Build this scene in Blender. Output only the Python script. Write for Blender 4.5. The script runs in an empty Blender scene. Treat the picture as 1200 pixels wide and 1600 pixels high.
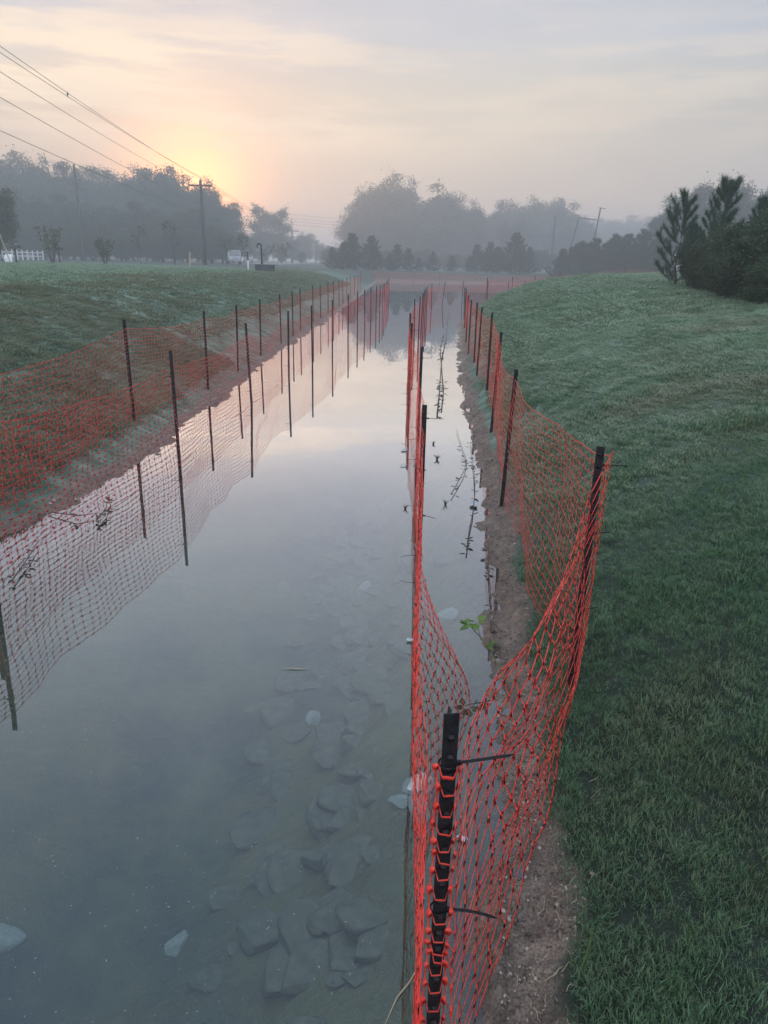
import bpy, math, random
import numpy as np
from mathutils import Vector, Matrix, Euler
R = math.radians
sc = bpy.context.scene
col = sc.collection
random.seed(7); rng = np.random.default_rng(7)

# ------------------------------------------------------------------ camera
CAM_H = 2.2; PITCH = 19.36; ROLL = 1.26; FPX = 1110.0
cam_d = bpy.data.cameras.new('camera'); cam = bpy.data.objects.new('camera', cam_d); col.objects.link(cam)
sc.camera = cam
cam_d.sensor_fit = 'VERTICAL'; cam_d.sensor_height = 24.0; cam_d.lens = 24.0*FPX/1600
cam_d.clip_start = 0.05; cam_d.clip_end = 5000
CM = Matrix.Translation((0, 0, CAM_H)) @ Matrix.Rotation(R(90-PITCH), 4, 'X') @ Matrix.Rotation(R(ROLL), 4, 'Z')
cam.matrix_world = CM

# ------------------------------------------------------------------ sky and sun
SUN_AZ = -14.2; SUN_EL = 3.6
sun_dir = Vector((math.sin(R(SUN_AZ))*math.cos(R(SUN_EL)), math.cos(R(SUN_AZ))*math.cos(R(SUN_EL)), math.sin(R(SUN_EL))))
sd = bpy.data.lights.new('sun', 'SUN'); sd.energy = .9; sd.angle = R(5); sd.color = (1.0, .58, .30)
so = bpy.data.objects.new('sun', sd); col.objects.link(so)
so.rotation_euler = (-sun_dir).to_track_quat('-Z', 'Y').to_euler()
world = bpy.data.worlds.new('World'); sc.world = world; world.use_nodes = True
wt = world.node_tree; wt.nodes.clear()

class NT:
    """small helper round a node tree"""
    def __init__(s, t): s.t = t
    def n(s, typ, **kw):
        nd = s.t.nodes.new(typ)
        for k, v in kw.items():
            if k == 'ins':
                for kk, vv in v.items():
                    if isinstance(vv, bpy.types.NodeSocket): s.t.links.new(vv, nd.inputs[kk])
                    else: nd.inputs[kk].default_value = vv
            else: setattr(nd, k, v)
        return nd
    def math(s, op, a, b=None, c=None, clamp=False):
        nd = s.t.nodes.new('ShaderNodeMath'); nd.operation = op; nd.use_clamp = clamp
        for i, v in enumerate((a, b, c)):
            if v is None: continue
            if isinstance(v, bpy.types.NodeSocket): s.t.links.new(v, nd.inputs[i])
            else: nd.inputs[i].default_value = v
        return nd.outputs[0]
    def mix(s, f, a, b, mode='MIX'):
        nd = s.t.nodes.new('ShaderNodeMix'); nd.data_type = 'RGBA'; nd.blend_type = mode
        for i, v in ((0, f), (6, a), (7, b)):
            if isinstance(v, bpy.types.NodeSocket): s.t.links.new(v, nd.inputs[i])
            else: nd.inputs[i].default_value = v if i == 0 else (*v, 1)
        return nd.outputs[2]
    def ramp(s, f, stops, interp='LINEAR'):
        nd = s.t.nodes.new('ShaderNodeValToRGB'); cr = nd.color_ramp; cr.interpolation = interp
        while len(cr.elements) < len(stops): cr.elements.new(.5)
        for e, (p, c) in zip(cr.elements, stops):
            e.position = p; e.color = (*c, 1) if len(c) == 3 else c
        s.t.links.new(f, nd.inputs[0]); return nd.outputs[0]
    def sstep(s, f, lo, hi):
        nd = s.t.nodes.new('ShaderNodeMapRange'); nd.interpolation_type = 'SMOOTHSTEP'
        s.t.links.new(f, nd.inputs[0]); nd.inputs[1].default_value = lo; nd.inputs[2].default_value = hi
        return nd.outputs[0]
    def noise(s, vec, scale, detail=3, rough=.5, out=0):
        nd = s.n('ShaderNodeTexNoise'); nd.inputs['Scale'].default_value = scale
        nd.inputs['Detail'].default_value = detail; nd.inputs['Roughness'].default_value = rough
        s.t.links.new(vec, nd.inputs['Vector']); return nd.outputs[out]
    def mapv(s, vec, sc_=(1, 1, 1), rot=(0, 0, 0), loc=(0, 0, 0)):
        nd = s.n('ShaderNodeMapping'); s.t.links.new(vec, nd.inputs[0])
        nd.inputs['Scale'].default_value = sc_; nd.inputs['Rotation'].default_value = rot; nd.inputs['Location'].default_value = loc
        return nd.outputs[0]

w = NT(wt)
tc = w.n('ShaderNodeTexCoord'); D = tc.outputs['Generated']
sep = w.n('ShaderNodeSeparateXYZ', ins={0: D}); dz = sep.outputs[2]
# layered dawn overcast: colours by height above the horizon (sin of elevation)
base = w.ramp(dz, [(0.0, (.42, .35, .36)), (.07, (.54, .42, .345)), (.13, (.565, .475, .385)), (.19, (.57, .51, .425)),
                   (.25, (.50, .50, .515)), (.32, (.43, .445, .50)), (.48, (.42, .475, .555)), (.72, (.24, .32, .42)), (.86, (.22, .31, .42)), (.95, (2.2, 2.3, 2.5)), (1.0, (3.4, 3.5, 3.8))])  # top stops: unseen fill added overhead to light the ground
# cool fill light added in the unseen sky behind the viewer, for ground and netting
base = w.mix(w.sstep(w.math('MULTIPLY', sep.outputs[1], -1.0), .05, .6), base, (1.6, 1.68, 1.82))
# cooler and darker towards the right, away from the sun
az = w.math('ARCTAN2', sep.outputs[0], sep.outputs[1])
cool = w.sstep(az, .08, .50)
base = w.mix(cool, base, w.mix(1.0, base, (.74, .80, .90), 'MULTIPLY'))
coolL = w.math('MULTIPLY', w.sstep(w.math('MULTIPLY', az, -1.0), .30, .60), .5)
base = w.mix(coolL, base, w.mix(1.0, base, (.84, .82, .90), 'MULTIPLY'))
# glow round the rising sun
dot = w.n('ShaderNodeVectorMath', operation='DOT_PRODUCT', ins={0: D, 1: tuple(sun_dir)}).outputs['Value']
ang = w.math('ARCCOSINE', w.math('MINIMUM', dot, 1.0))
def gauss(a, s_): return w.math('EXPONENT', w.math('MULTIPLY', w.math('POWER', w.math('DIVIDE', a, s_), 2.0), -1.0))
g1 = gauss(ang, .064); g2 = gauss(ang, .18)
def add(c, f, colr): return w.mix(1.0, c, w.mix(f, (0, 0, 0), colr), 'ADD')
base = add(base, g2, (.36, .10, -.20)); base = add(base, g1, (3.0, .95, -.80))
base = w.mix(1.0, base, (.004, .004, .004), 'LIGHTEN')
# thin streaky cloud
cv = w.mapv(D, (2.0, 2.0, 17.0), (.0, .0, 0.0))
st = w.noise(cv, 2.2, 6, .6)
st = w.sstep(st, .42, .58)
band = w.math('MULTIPLY', w.sstep(dz, .10, .17), w.math('SUBTRACT', 1.0, w.sstep(dz, .22, .30)))
lefts = w.math('SUBTRACT', 1.0, w.sstep(az, -.25, .12))
cf = w.math('MULTIPLY', w.math('MULTIPLY', st, band), w.math('ADD', w.math('MULTIPLY', lefts, .75), .25))
base = w.mix(w.math('MULTIPLY', cf, .85), base, (.92, .72, .52))
soft = w.noise(w.mapv(D, (1.5, 1.5, 7.0)), 1.7, 4, .55)
base = w.mix(1.0, base, w.ramp(soft, [(.25, (.86, .87, .92)), (.75, (1.12, 1.10, 1.05))]), 'MULTIPLY')
skyt = w.n('ShaderNodeTexSky'); skyt.sky_type = 'NISHITA'; skyt.sun_disc = False
skyt.sun_elevation = R(SUN_EL); skyt.sun_rotation = R(SUN_AZ); skyt.air_density = 1.0; skyt.dust_density = .2
b1 = w.n('ShaderNodeBackground', ins={0: skyt.outputs[0], 1: .012})
b2 = w.n('ShaderNodeBackground', ins={0: base, 1: .72})
ad = w.n('ShaderNodeAddShader', ins={0: b1.outputs[0], 1: b2.outputs[0]})
wo = w.n('ShaderNodeOutputWorld', ins={0: ad.outputs[0]})

sc.view_settings.view_transform = 'Standard'; sc.view_settings.look = 'None'
sc.view_settings.exposure = 0.80; sc.view_settings.gamma = 1.0; sc.view_settings.use_curve_mapping = False
cy = sc.cycles
cy.use_denoising = True; cy.max_bounces = 10; cy.transparent_max_bounces = 24; cy.volume_bounces = 1
cy.diffuse_bounces = 3; cy.glossy_bounces = 3; cy.sample_clamp_indirect = 4.0; cy.use_adaptive_sampling = True; cy.adaptive_threshold = .02
cy.caustics_reflective = False; cy.caustics_refractive = False

# ------------------------------------------------------------------ photo geometry helpers
def ray(px, py):
    d = Vector(((px-600)/FPX, -(py-800)/FPX, -1.0)); return (CM.to_3x3() @ d).normalized()
def at_z(px, py, z):
    d = ray(px, py); t = (z-CAM_H)/d.z; return Vector((0, 0, CAM_H)) + d*t
def at_y(px, py, Y):
    d = ray(px, py); return Vector((0, 0, CAM_H)) + d*(Y/d.y)

# ------------------------------------------------------------------ object helpers
def tag(o, label=None, cat=None, group=None, kind=None):
    if label: o['label'] = label
    if cat: o['category'] = cat
    if group: o['group'] = group
    if kind: o['kind'] = kind
    return o
def empty(name, loc, label, cat, group=None, rz=0.0):
    o = bpy.data.objects.new(name, None); o.location = loc; o.rotation_euler = (0, 0, rz); o.empty_display_size = .3
    col.objects.link(o); return tag(o, label, cat, group)
def mesh_np(name, V, faces, mats, smooth=False, attrs=None, midx=None):
    """V (n,3), faces: list of arrays (m,k)"""
    me = bpy.data.meshes.new(name); V = np.asarray(V, np.float32)
    if not isinstance(faces, list): faces = [faces]
    faces = [np.asarray(f, np.int32) for f in faces if len(f)]
    loops = np.concatenate([f.ravel() for f in faces]); sizes = np.concatenate([np.full(len(f), f.shape[1], np.int32) for f in faces])
    me.vertices.add(len(V)); me.vertices.foreach_set('co', V.ravel())
    me.loops.add(len(loops)); me.loops.foreach_set('vertex_index', loops)
    me.polygons.add(len(sizes)); st_ = np.concatenate([[0], np.cumsum(sizes)[:-1]]).astype(np.int32)
    me.polygons.foreach_set('loop_start', st_); me.polygons.foreach_set('loop_total', sizes)
    if smooth: me.polygons.foreach_set('use_smooth', np.ones(len(sizes), bool))
    if midx is not None: me.polygons.foreach_set('material_index', np.asarray(midx, np.int32))
    for k, a in (attrs or {}).items():
        at = me.attributes.new(k, 'FLOAT', 'POINT'); at.data.foreach_set('value', np.asarray(a, np.float32))
    me.update(calc_edges=True)
    for m in (mats if isinstance(mats, (list, tuple)) else [mats]): me.materials.append(m)
    return me
def link(name, me, parent=None, loc=None):
    o = bpy.data.objects.new(name, me); col.objects.link(o)
    if parent is not None: o.parent = parent
    if loc is not None: o.location = loc
    return o
class MB:
    """collects simple solids into one mesh"""
    def __init__(s): s.v = []; s.f = []
    def add(s, vs, fs):
        b = len(s.v); s.v += [tuple(v) for v in vs]; s.f += [tuple(i+b for i in f) for f in fs]
    def box(s, c, d, m=None, bev=0):
        x, y, z = c; a, b, h = d[0]/2, d[1]/2, d[2]/2
        vs = [Vector((i*a, j*b, k*h)) for k in (-1, 1) for j in (-1, 1) for i in (-1, 1)]
        if m is not None: vs = [m @ v for v in vs]
        vs = [v+Vector(c) for v in vs]
        s.add(vs, [(0, 2, 3, 1), (4, 5, 7, 6), (0, 1, 5, 4), (2, 6, 7, 3), (0, 4, 6, 2), (1, 3, 7, 5)])
    def tube(s, pts, rad, n=6, cap=True):
        pts = [Vector(p) for p in pts]
        if not isinstance(rad, (list, tuple)): rad = [rad]*len(pts)
        rings = []; up = Vector((0, 0, 1))
        for i, p in enumerate(pts):
            t = (pts[min(i+1, len(pts)-1)]-pts[max(i-1, 0)])
            t = t.normalized() if t.length > 1e-9 else Vector((0, 0, 1))
            a = t.cross(up)
            if a.length < .05: a = t.cross(Vector((1, 0, 0)))
            a.normalize(); b = t.cross(a).normalized()
            rings.append([p+(a*math.cos(2*math.pi*k/n)+b*math.sin(2*math.pi*k/n))*rad[i] for k in range(n)])
        vs = [v for r in rings for v in r]; fs = []
        for i in range(len(pts)-1):
            for k in range(n):
                k2 = (k+1) % n; fs.append((i*n+k, i*n+k2, (i+1)*n+k2, (i+1)*n+k))
        if cap: fs.append(tuple(range(n))[::-1]); fs.append(tuple((len(pts)-1)*n+k for k in range(n)))
        s.add(vs, fs)
    def mesh(s, name, mat, smooth=False):
        me = bpy.data.meshes.new(name); me.from_pydata(s.v, [], s.f); me.materials.append(mat)
        if smooth: me.polygons.foreach_set('use_smooth', np.ones(len(me.polygons), bool))
        me.update(); return me
    def build(s, name, mat, parent=None, loc=None, smooth=False, bevel=0):
        o = link(name, s.mesh(name, mat, smooth), parent, loc)
        if bevel:
            b = o.modifiers.new('bevel', 'BEVEL'); b.width = bevel; b.segments = 2; b.limit_method = 'ANGLE'
        return o

# ------------------------------------------------------------------ numpy noise
def vnoise(x, y, seed=0):
    x = np.asarray(x, float); y = np.asarray(y, float)
    ix = np.floor(x).astype(np.int64); iy = np.floor(y).astype(np.int64); fx = x-ix; fy = y-iy
    def h(a, b):
        n = (a*374761393 + b*668265263 + seed*982451653) & 0xffffffff
        n = ((n ^ (n >> 13))*1274126177) & 0xffffffff; n = (n ^ (n >> 16)) & 0xffffff
        return n/float(0xffffff)
    ux = fx*fx*(3-2*fx); uy = fy*fy*(3-2*fy)
    return (h(ix, iy)*(1-ux)+h(ix+1, iy)*ux)*(1-uy)+(h(ix, iy+1)*(1-ux)+h(ix+1, iy+1)*ux)*uy
def fbm(x, y, o=4, seed=0, g=.5):
    a = 1.0; t = 0; s = 0
    for i in range(o):
        t = t+a*(vnoise(x*2**i+i*17.3, y*2**i-i*9.1, seed+i)-.5); s += a; a *= g
    return t/s*2   # about -1..1
def sst(x, a, b):
    t = np.clip((x-a)/(b-a), 0, 1); return t*t*(3-2*t)

# ------------------------------------------------------------------ materials
def mat(name, rgb=(.5, .5, .5), rough=.6, **kw):
    m = bpy.data.materials.new(name); m.use_nodes = True; t = NT(m.node_tree)
    p = m.node_tree.nodes['Principled BSDF']; p.inputs['Base Color'].default_value = (*rgb, 1); p.inputs['Roughness'].default_value = rough
    for k, v in kw.items(): p.inputs[k].default_value = v
    return m, t, p
def noisy(name, c1, c2, scale, rough=.7, bump=0, detail=4, stretch=(1, 1, 1), bscale=None, **kw):
    m, t, p = mat(name, c1, rough, **kw)
    g = t.n('ShaderNodeTexCoord').outputs['Object']; v = t.mapv(g, stretch)
    nz = t.noise(v, scale, detail, .6)
    m.node_tree.links.new(t.ramp(nz, [(.3, c1), (.7, c2)]), p.inputs['Base Color'])
    if bump:
        bn = t.n('ShaderNodeBump', ins={'Strength': bump, 'Distance': .02, 'Height': t.noise(v, bscale or scale*3, 4, .6)})
        m.node_tree.links.new(bn.outputs[0], p.inputs['Normal'])
    return m

def leaf_mat(name, c1, c2, trans=.35, scale=.6, rough=.55):
    m = bpy.data.materials.new(name); m.use_nodes = True; nt = m.node_tree; t = NT(nt); nt.nodes.clear()
    geo = t.n('ShaderNodeNewGeometry'); r = geo.outputs['Random Per Island']
    nz = t.noise(geo.outputs['Position'], scale, 3)
    f = t.math('ADD', t.math('MULTIPLY', r, .5), t.math('MULTIPLY', nz, .5))
    c = t.ramp(f, [(.25, c1), (.75, c2)])
    df = t.n('ShaderNodeBsdfPrincipled', ins={'Base Color': c, 'Roughness': rough, 'Specular IOR Level': .18})
    tr = t.n('ShaderNodeBsdfTranslucent', ins={0: c})
    mx = t.n('ShaderNodeMixShader', ins={0: trans, 1: df.outputs[0], 2: tr.outputs[0]})
    t.n('ShaderNodeOutputMaterial', ins={0: mx.outputs[0]}); return m

# netting plastic: glows when light comes through it
def net_mat():
    m = bpy.data.materials.new('orange_plastic_net'); m.use_nodes = True; nt = m.node_tree; t = NT(nt); nt.nodes.clear()
    geo = t.n('ShaderNodeNewGeometry'); nz = t.noise(geo.outputs['Position'], 3.0, 4)
    c = t.ramp(nz, [(.3, (.88, .050, .036)), (.7, (1.0, .125, .085))])
    pr = t.n('ShaderNodeBsdfPrincipled', ins={'Base Color': c, 'Roughness': .32, 'Specular IOR Level': .6})
    tr = t.n('ShaderNodeBsdfTranslucent', ins={0: c})
    mx = t.n('ShaderNodeMixShader', ins={0: .30, 1: pr.outputs[0], 2: tr.outputs[0]})
    t.n('ShaderNodeOutputMaterial', ins={0: mx.outputs[0]}); return m
M = {}
M['net'] = net_mat()
M['post'] = noisy('black_steel_post', (.006, .007, .010), (.020, .017, .017), 14, .55, .3, **{'Specular IOR Level': .25})
M['tie'] = mat('black_nylon_tie', (.006, .006, .008), .5, **{'Specular IOR Level': .2})[0]
M['wood'] = noisy('weathered_pole_wood', (.018, .016, .015), (.042, .036, .033), 3, .9, .4, stretch=(1, 1, .1))
M['wire'] = mat('dark_wire', (.03, .03, .032), .5)[0]
M['bark'] = noisy('bark', (.035, .028, .022), (.09, .075, .06), 6, .95, .6, stretch=(1, 1, .25))
M['leafB'] = leaf_mat('broad_leaves', (.025, .045, .018), (.06, .085, .03), .3, .3)
M['leafS'] = leaf_mat('sapling_leaves', (.05, .07, .03), (.11, .11, .05), .35, 1.0)
M['leafR'] = leaf_mat('shrub_leaves', (.018, .042, .018), (.055, .095, .04), .25, 1.5, .35)
M['needle'] = leaf_mat('pine_needles', (.014, .050, .024), (.040, .095, .045), .2, 1.2)
M['white'] = noisy('white_paint', (.70, .72, .74), (.82, .83, .84), 5, .5)
M['black'] = mat('black_paint', (.015, .016, .02), .45)[0]
M['concrete'] = noisy('grey_concrete', (.30, .30, .29), (.45, .44, .42), 4, .85, .3)
M['insul'] = mat('grey_porcelain', (.35, .36, .38), .3)[0]
M['plant'] = leaf_mat('green_vine_leaves', (.07, .15, .035), (.14, .26, .06), .35, 8)
M['stem'] = noisy('green_brown_stem', (.07, .09, .035), (.12, .10, .05), 20, .6)
M['twig'] = noisy('wet_dark_twig', (.02, .018, .014), (.06, .05, .04), 20, .5)
M['plastic'] = mat('pale_plastic_film', (.34, .42, .46), .3)[0]
M['straw'] = noisy('dry_straw', (.28, .24, .16), (.42, .37, .26), 10, .8)
M['rock'] = noisy('grey_riprap', (.075, .088, .068), (.155, .162, .115), 2.2, .95, .3)
M['palerock'] = noisy('pale_limestone', (.26, .31, .30), (.40, .46, .44), 4, .85, .4)

# ------------------------------------------------------------------ terrain
XLp = np.array([(-60, -2.4), (0, -3.6), (3, -3.35), (5.3, -3.08), (6.3, -2.95), (7.6, -2.78), (10, -2.8), (16, -2.8), (33, -2.35), (60, -1.9), (91, -1.5), (2000, -1.5)])
XRp = np.array([(-60, .2), (0, .22), (1.3, .36), (1.75, .44), (3.9, .70), (6.3, .96), (13.9, 1.44), (20, 2.0), (27.4, 2.6), (31, 3.2), (34, 4.2),
                (38, 6), (42, 8), (46, 10.5), (50, 14), (54, 20), (60, 32), (70, 50), (91, 60), (2000, 60)])
def XL(y): return np.interp(y, XLp[:, 0], XLp[:, 1])
def XR(y): return np.interp(y, XRp[:, 0], XRp[:, 1])
def height(x, y, detail=True):
    x = np.asarray(x, float); y = np.asarray(y, float)
    xl, xr = XL(y), XR(y)
    slope = (XR(y+.5)-XR(y-.5)); k = 1/np.sqrt(1+slope**2)
    dR = (x-xr)*k; dL = xl-x
    ragR = fbm(x*3.1, y*2.2, 4, 3)*.10+fbm(x*9, y*14, 3, 5)*.05
    ragL = fbm(x*2.2, y*1.3, 4, 8)*.14+fbm(x*9, y*12, 3, 9)*.05
    if detail: dRn, dLn = dR+ragR*(dR < 1.2), dL+ragL*(dL < 1.2)
    else: dRn, dLn = dR, dL
    sR = .86+.14*sst(y, 14, 28)
    fR = np.interp(dRn, [-30, -4, -1.6, -.9, -.55, -.2, 0, .12, .3, .8, 1.5, 3, 5, 8, 16, 40, 2000], [-.95, -.95, -.9, -.62, -.33, -.10, 0, .045, .16, .58, 1.02, 1.55, 1.84, 1.86, 1.66, 1.45, 1.35])
    fR = np.where(fR > 0, fR*sR, fR)
    gfar = 1.0-np.clip((y-22)/68, 0, 1)*.25*(1-.75*sst(dL, 8, 25))
    fL = np.interp(dLn, [-30, -4, -1.8, -.8, -.3, 0, .25, .45, 1.0, 2.2, 3.4, 4.4, 6, 30, 2000], [-.95, -.95, -.85, -.40, -.12, 0, .07, .16, .42, .95, 1.38, 1.58, 1.66, 1.60, 1.5])
    fL = np.where(fL > 0, fL*gfar, fL)
    z = np.maximum(fR, fL)
    far = np.interp(y, [-2000, 88.5, 91, 93, 96, 110, 260, 2000], [-.95, -.95, 0, .35, 1.22, 1.15, 1.05, 1.0])
    near = np.interp(y, [-60, -20, -13, -10], [1.6, 1.4, 0, -.95])
    z = np.maximum(np.maximum(z, far), near)
    if detail:
        d = np.maximum(dR, dL)
        clod = np.exp(-((d+.05)/.24)**2)
        z = z+clod*((fbm(x*7, y*6, 3, 21)*.062+.006)+fbm(x*22, y*17, 3, 22)*.014)
        g = sst(d, .35, .9)*(1-sst(y, 60, 120))
        u = x*.5+y*.86; v_ = x*.86-y*.5
        g2_ = g*(1-.75*sst(d, 5, 9))
        z = z+g2_*(fbm(u*1.2, v_*3.2, 3, 31)*(.022+.055*sst(y, 3.5, 9))+fbm(x*.35, y*.35, 3, 33)*.06)
        z = z+(d < 0)*fbm(x*1.7, y*1.3, 4, 41)*.07
    return z
def grassmask(x, y):
    xl, xr = XL(y), XR(y); slope = (XR(y+.5)-XR(y-.5)); k = 1/np.sqrt(1+slope**2)
    n = fbm(x*2.3, y*1.6, 4, 51)*.11+fbm(x*11, y*9, 2, 52)*.05
    gr = sst((x-xr)*k+n-.0, .17, .27); gl = sst((xl-x)+n*1.1, .15, .27); gf = sst(y+n*6, 91.5, 93)
    return np.maximum(np.maximum(gr, gl), gf)

ys = np.concatenate([np.linspace(-120, -14, 12, endpoint=False), np.linspace(-14, 1, 34, endpoint=False),
                     np.exp(np.linspace(0, math.log(97), 560)), 97*np.exp(np.linspace(.03, math.log(12.5), 54))])
side = np.concatenate([np.linspace(.012, .75, 52), .75*np.exp(np.linspace(.025, math.log(60), 165)), 45*np.exp(np.linspace(.12, math.log(17), 24))])
midf = np.linspace(0, 1, 74); midf = .5-.5*np.cos(np.pi*midf)*(1-.25*(1-np.abs(2*midf-1)))
Y2, _ = np.meshgrid(ys, np.zeros(len(side)*2+len(midf)), indexing='ij')
xl, xr = XL(ys)[:, None], XR(ys)[:, None]
X2 = np.concatenate([xl-side[::-1][None, :], xl+(xr-xl)*midf[None, :], xr+side[None, :]], 1)
Z2 = height(X2, Y2); G2 = grassmask(X2, Y2)
nr, nc = X2.shape
idx = np.arange(nr*nc).reshape(nr, nc)
F = np.stack([idx[:-1, :-1], idx[:-1, 1:], idx[1:, 1:], idx[1:, :-1]], -1).reshape(-1, 4)

def ground_mat():
    m, t, p = mat('turf_and_mud', (.1, .1, .1), .85); L = m.node_tree.links
    pos = t.n('ShaderNodeNewGeometry').outputs['Position']
    ga = t.n('ShaderNodeAttribute'); ga.attribute_name = 'grass'
    # turf
    st1 = t.noise(t.mapv(pos, (1.3, 3.0, 1), (0, 0, R(-30))), 1.6, 6, .62)
    pat = t.noise(pos, .45, 4, .55); fine = t.noise(pos, 26, 4, .7)
    green = t.ramp(fine, [(.3, (.028, .070, .042)), (.7, (.085, .155, .105))])
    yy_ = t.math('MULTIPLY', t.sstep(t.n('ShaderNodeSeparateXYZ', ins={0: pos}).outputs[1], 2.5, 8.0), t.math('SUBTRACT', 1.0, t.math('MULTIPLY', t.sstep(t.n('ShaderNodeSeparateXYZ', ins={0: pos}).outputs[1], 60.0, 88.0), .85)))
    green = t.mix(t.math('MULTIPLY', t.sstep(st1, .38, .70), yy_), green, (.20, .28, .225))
    green = t.mix(t.math('SUBTRACT', 1.0, yy_), green, (.016, .034, .022))  # dark thatch; shade under the near blades is put into the colour
    brown = t.ramp(fine, [(.3, (.055, .045, .030)), (.7, (.14, .115, .075))])
    turf = t.mix(t.math('MULTIPLY', t.math('MULTIPLY', t.sstep(pat, .54, .72), .6), t.math('ADD', yy_, .0)), green, brown)
    # mud
    mn = t.noise(pos, 9, 6, .7); mn2 = t.noise(pos, 95, 3, .7)
    mud = t.ramp(mn, [(.28, (.085, .068, .056)), (.52, (.20, .162, .132)), (.75, (.36, .30, .245))])
    mud = t.mix(t.sstep(mn2, .42, .62), mud, t.mix(1.0, mud, (.55, .5, .45), 'MULTIPLY'))
    z = t.n('ShaderNodeSeparateXYZ', ins={0: pos}).outputs[2]
    wet = t.math('SUBTRACT', 1.0, t.sstep(z, .01, .09))
    mud = t.mix(t.math('MULTIPLY', wet, .45), mud, t.mix(1.0, mud, (.5, .47, .45), 'MULTIPLY'))
    # stream bed silt
    bn = t.noise(pos, 1.1, 5, .6)
    bed = t.ramp(bn, [(.40, (.030, .062, .072)), (.52, (.10, .125, .075)), (.68, (.22, .20, .115))])
    bed = t.mix(t.math('MULTIPLY', t.noise(pos, 14, 5, .7), .35), bed, (.04, .055, .06))
    shal = t.sstep(t.math('ADD', z, t.math('MULTIPLY', t.math('SUBTRACT', bn, .5), 1.1)), -.98, -.60)
    bed = t.mix(t.math('MULTIPLY', shal, .75), bed, t.mix(t.noise(pos, 5, 5, .65), (.085, .115, .055), (.23, .215, .105)))
    under = t.math('SUBTRACT', 1.0, t.sstep(z, -.16, -.01))
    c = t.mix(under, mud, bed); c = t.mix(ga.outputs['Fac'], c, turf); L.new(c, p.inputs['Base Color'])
    L.new(t.n('ShaderNodeMapRange', ins={0: wet, 3: .9, 4: .35}).outputs[0], p.inputs['Roughness'])
    h = t.math('ADD', t.math('MULTIPLY', mn, .6), t.math('MULTIPLY', mn2, .25))
    L.new(t.n('ShaderNodeBump', ins={'Strength': 1.0, 'Distance': .05, 'Height': h}).outputs[0], p.inputs['Normal'])
    return m
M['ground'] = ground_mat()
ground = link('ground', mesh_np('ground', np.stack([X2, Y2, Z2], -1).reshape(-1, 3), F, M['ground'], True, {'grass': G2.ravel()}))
tag(ground, kind='structure')
def gz(x, y): return float(height(np.array([x]), np.array([y]))[0])

# water
def water_mat():
    m = bpy.data.materials.new('still_murky_water'); m.use_nodes = True; nt = m.node_tree; t = NT(nt); nt.nodes.clear()
    pos = t.n('ShaderNodeNewGeometry').outputs['Position']
    bmp = t.n('ShaderNodeBump', ins={'Strength': .10, 'Distance': .01, 'Height': t.noise(t.mapv(pos, (1, .6, 1)), 1.6, 3, .5)})
    fr = t.n('ShaderNodeFresnel', ins={0: 1.33}); fac = t.math('MINIMUM', t.math('MULTIPLY', t.math('POWER', fr.outputs[0], .85), 3.0), .96)
    gl = t.n('ShaderNodeBsdfGlossy', ins={0: (.97, .98, 1, 1), 1: .0, 'Normal': bmp.outputs[0]})
    tr = t.n('ShaderNodeBsdfTransparent', ins={0: (.80, .90, .90, 1)})
    cl = t.noise(pos, .9, 4, .55)
    mk = t.n('ShaderNodeBsdfDiffuse', ins={0: t.ramp(cl, [(.35, (.030, .070, .090)), (.65, (.070, .095, .075))])})
    dep = t.n('ShaderNodeAttribute'); dep.attribute_name = 'depth'
    mf = t.math('ADD', .03, t.math('MULTIPLY', t.sstep(dep.outputs['Fac'], .35, .95), .20))
    body = t.n('ShaderNodeMixShader', ins={0: mf, 1: tr.outputs[0], 2: mk.outputs[0]})
    mx = t.n('ShaderNodeMixShader', ins={0: fac, 1: body.outputs[0], 2: gl.outputs[0]})
    # faint drifting film of pollen and dust
    fm = t.math('MULTIPLY', t.sstep(t.noise(t.mapv(pos, (1.4, .55, 1), (0, 0, .25)), 1.5, 8, .68), .50, .72), .05)
    fd = t.n('ShaderNodeBsdfDiffuse', ins={0: (.42, .42, .38, 1)})
    mx = t.n('ShaderNodeMixShader', ins={0: fm, 1: mx.outputs[0], 2: fd.outputs[0]})
    t.n('ShaderNodeOutputMaterial', ins={0: mx.outputs[0]}); return m
M['water'] = water_mat()
wy = np.concatenate([np.linspace(-14, 1, 10, endpoint=False), np.exp(np.linspace(0, math.log(93), 120))])
wf = np.linspace(0, 1, 60)
wX = (XL(wy)-1.2)[:, None]+((XR(wy)+1.2)-(XL(wy)-1.2))[:, None]*wf[None, :]; wY = np.repeat(wy[:, None], 60, 1)
wi = np.arange(wX.size).reshape(wX.shape)
wF = np.stack([wi[:-1, :-1], wi[:-1, 1:], wi[1:, 1:], wi[1:, :-1]], -1).reshape(-1, 4)
water = link('water', mesh_np('water', np.stack([wX, wY, wX*0], -1).reshape(-1, 3), wF, M['water'], False, {'depth': np.clip(-height(wX, wY, False), 0, 2).ravel()}))
tag(water, kind='structure')

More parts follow.
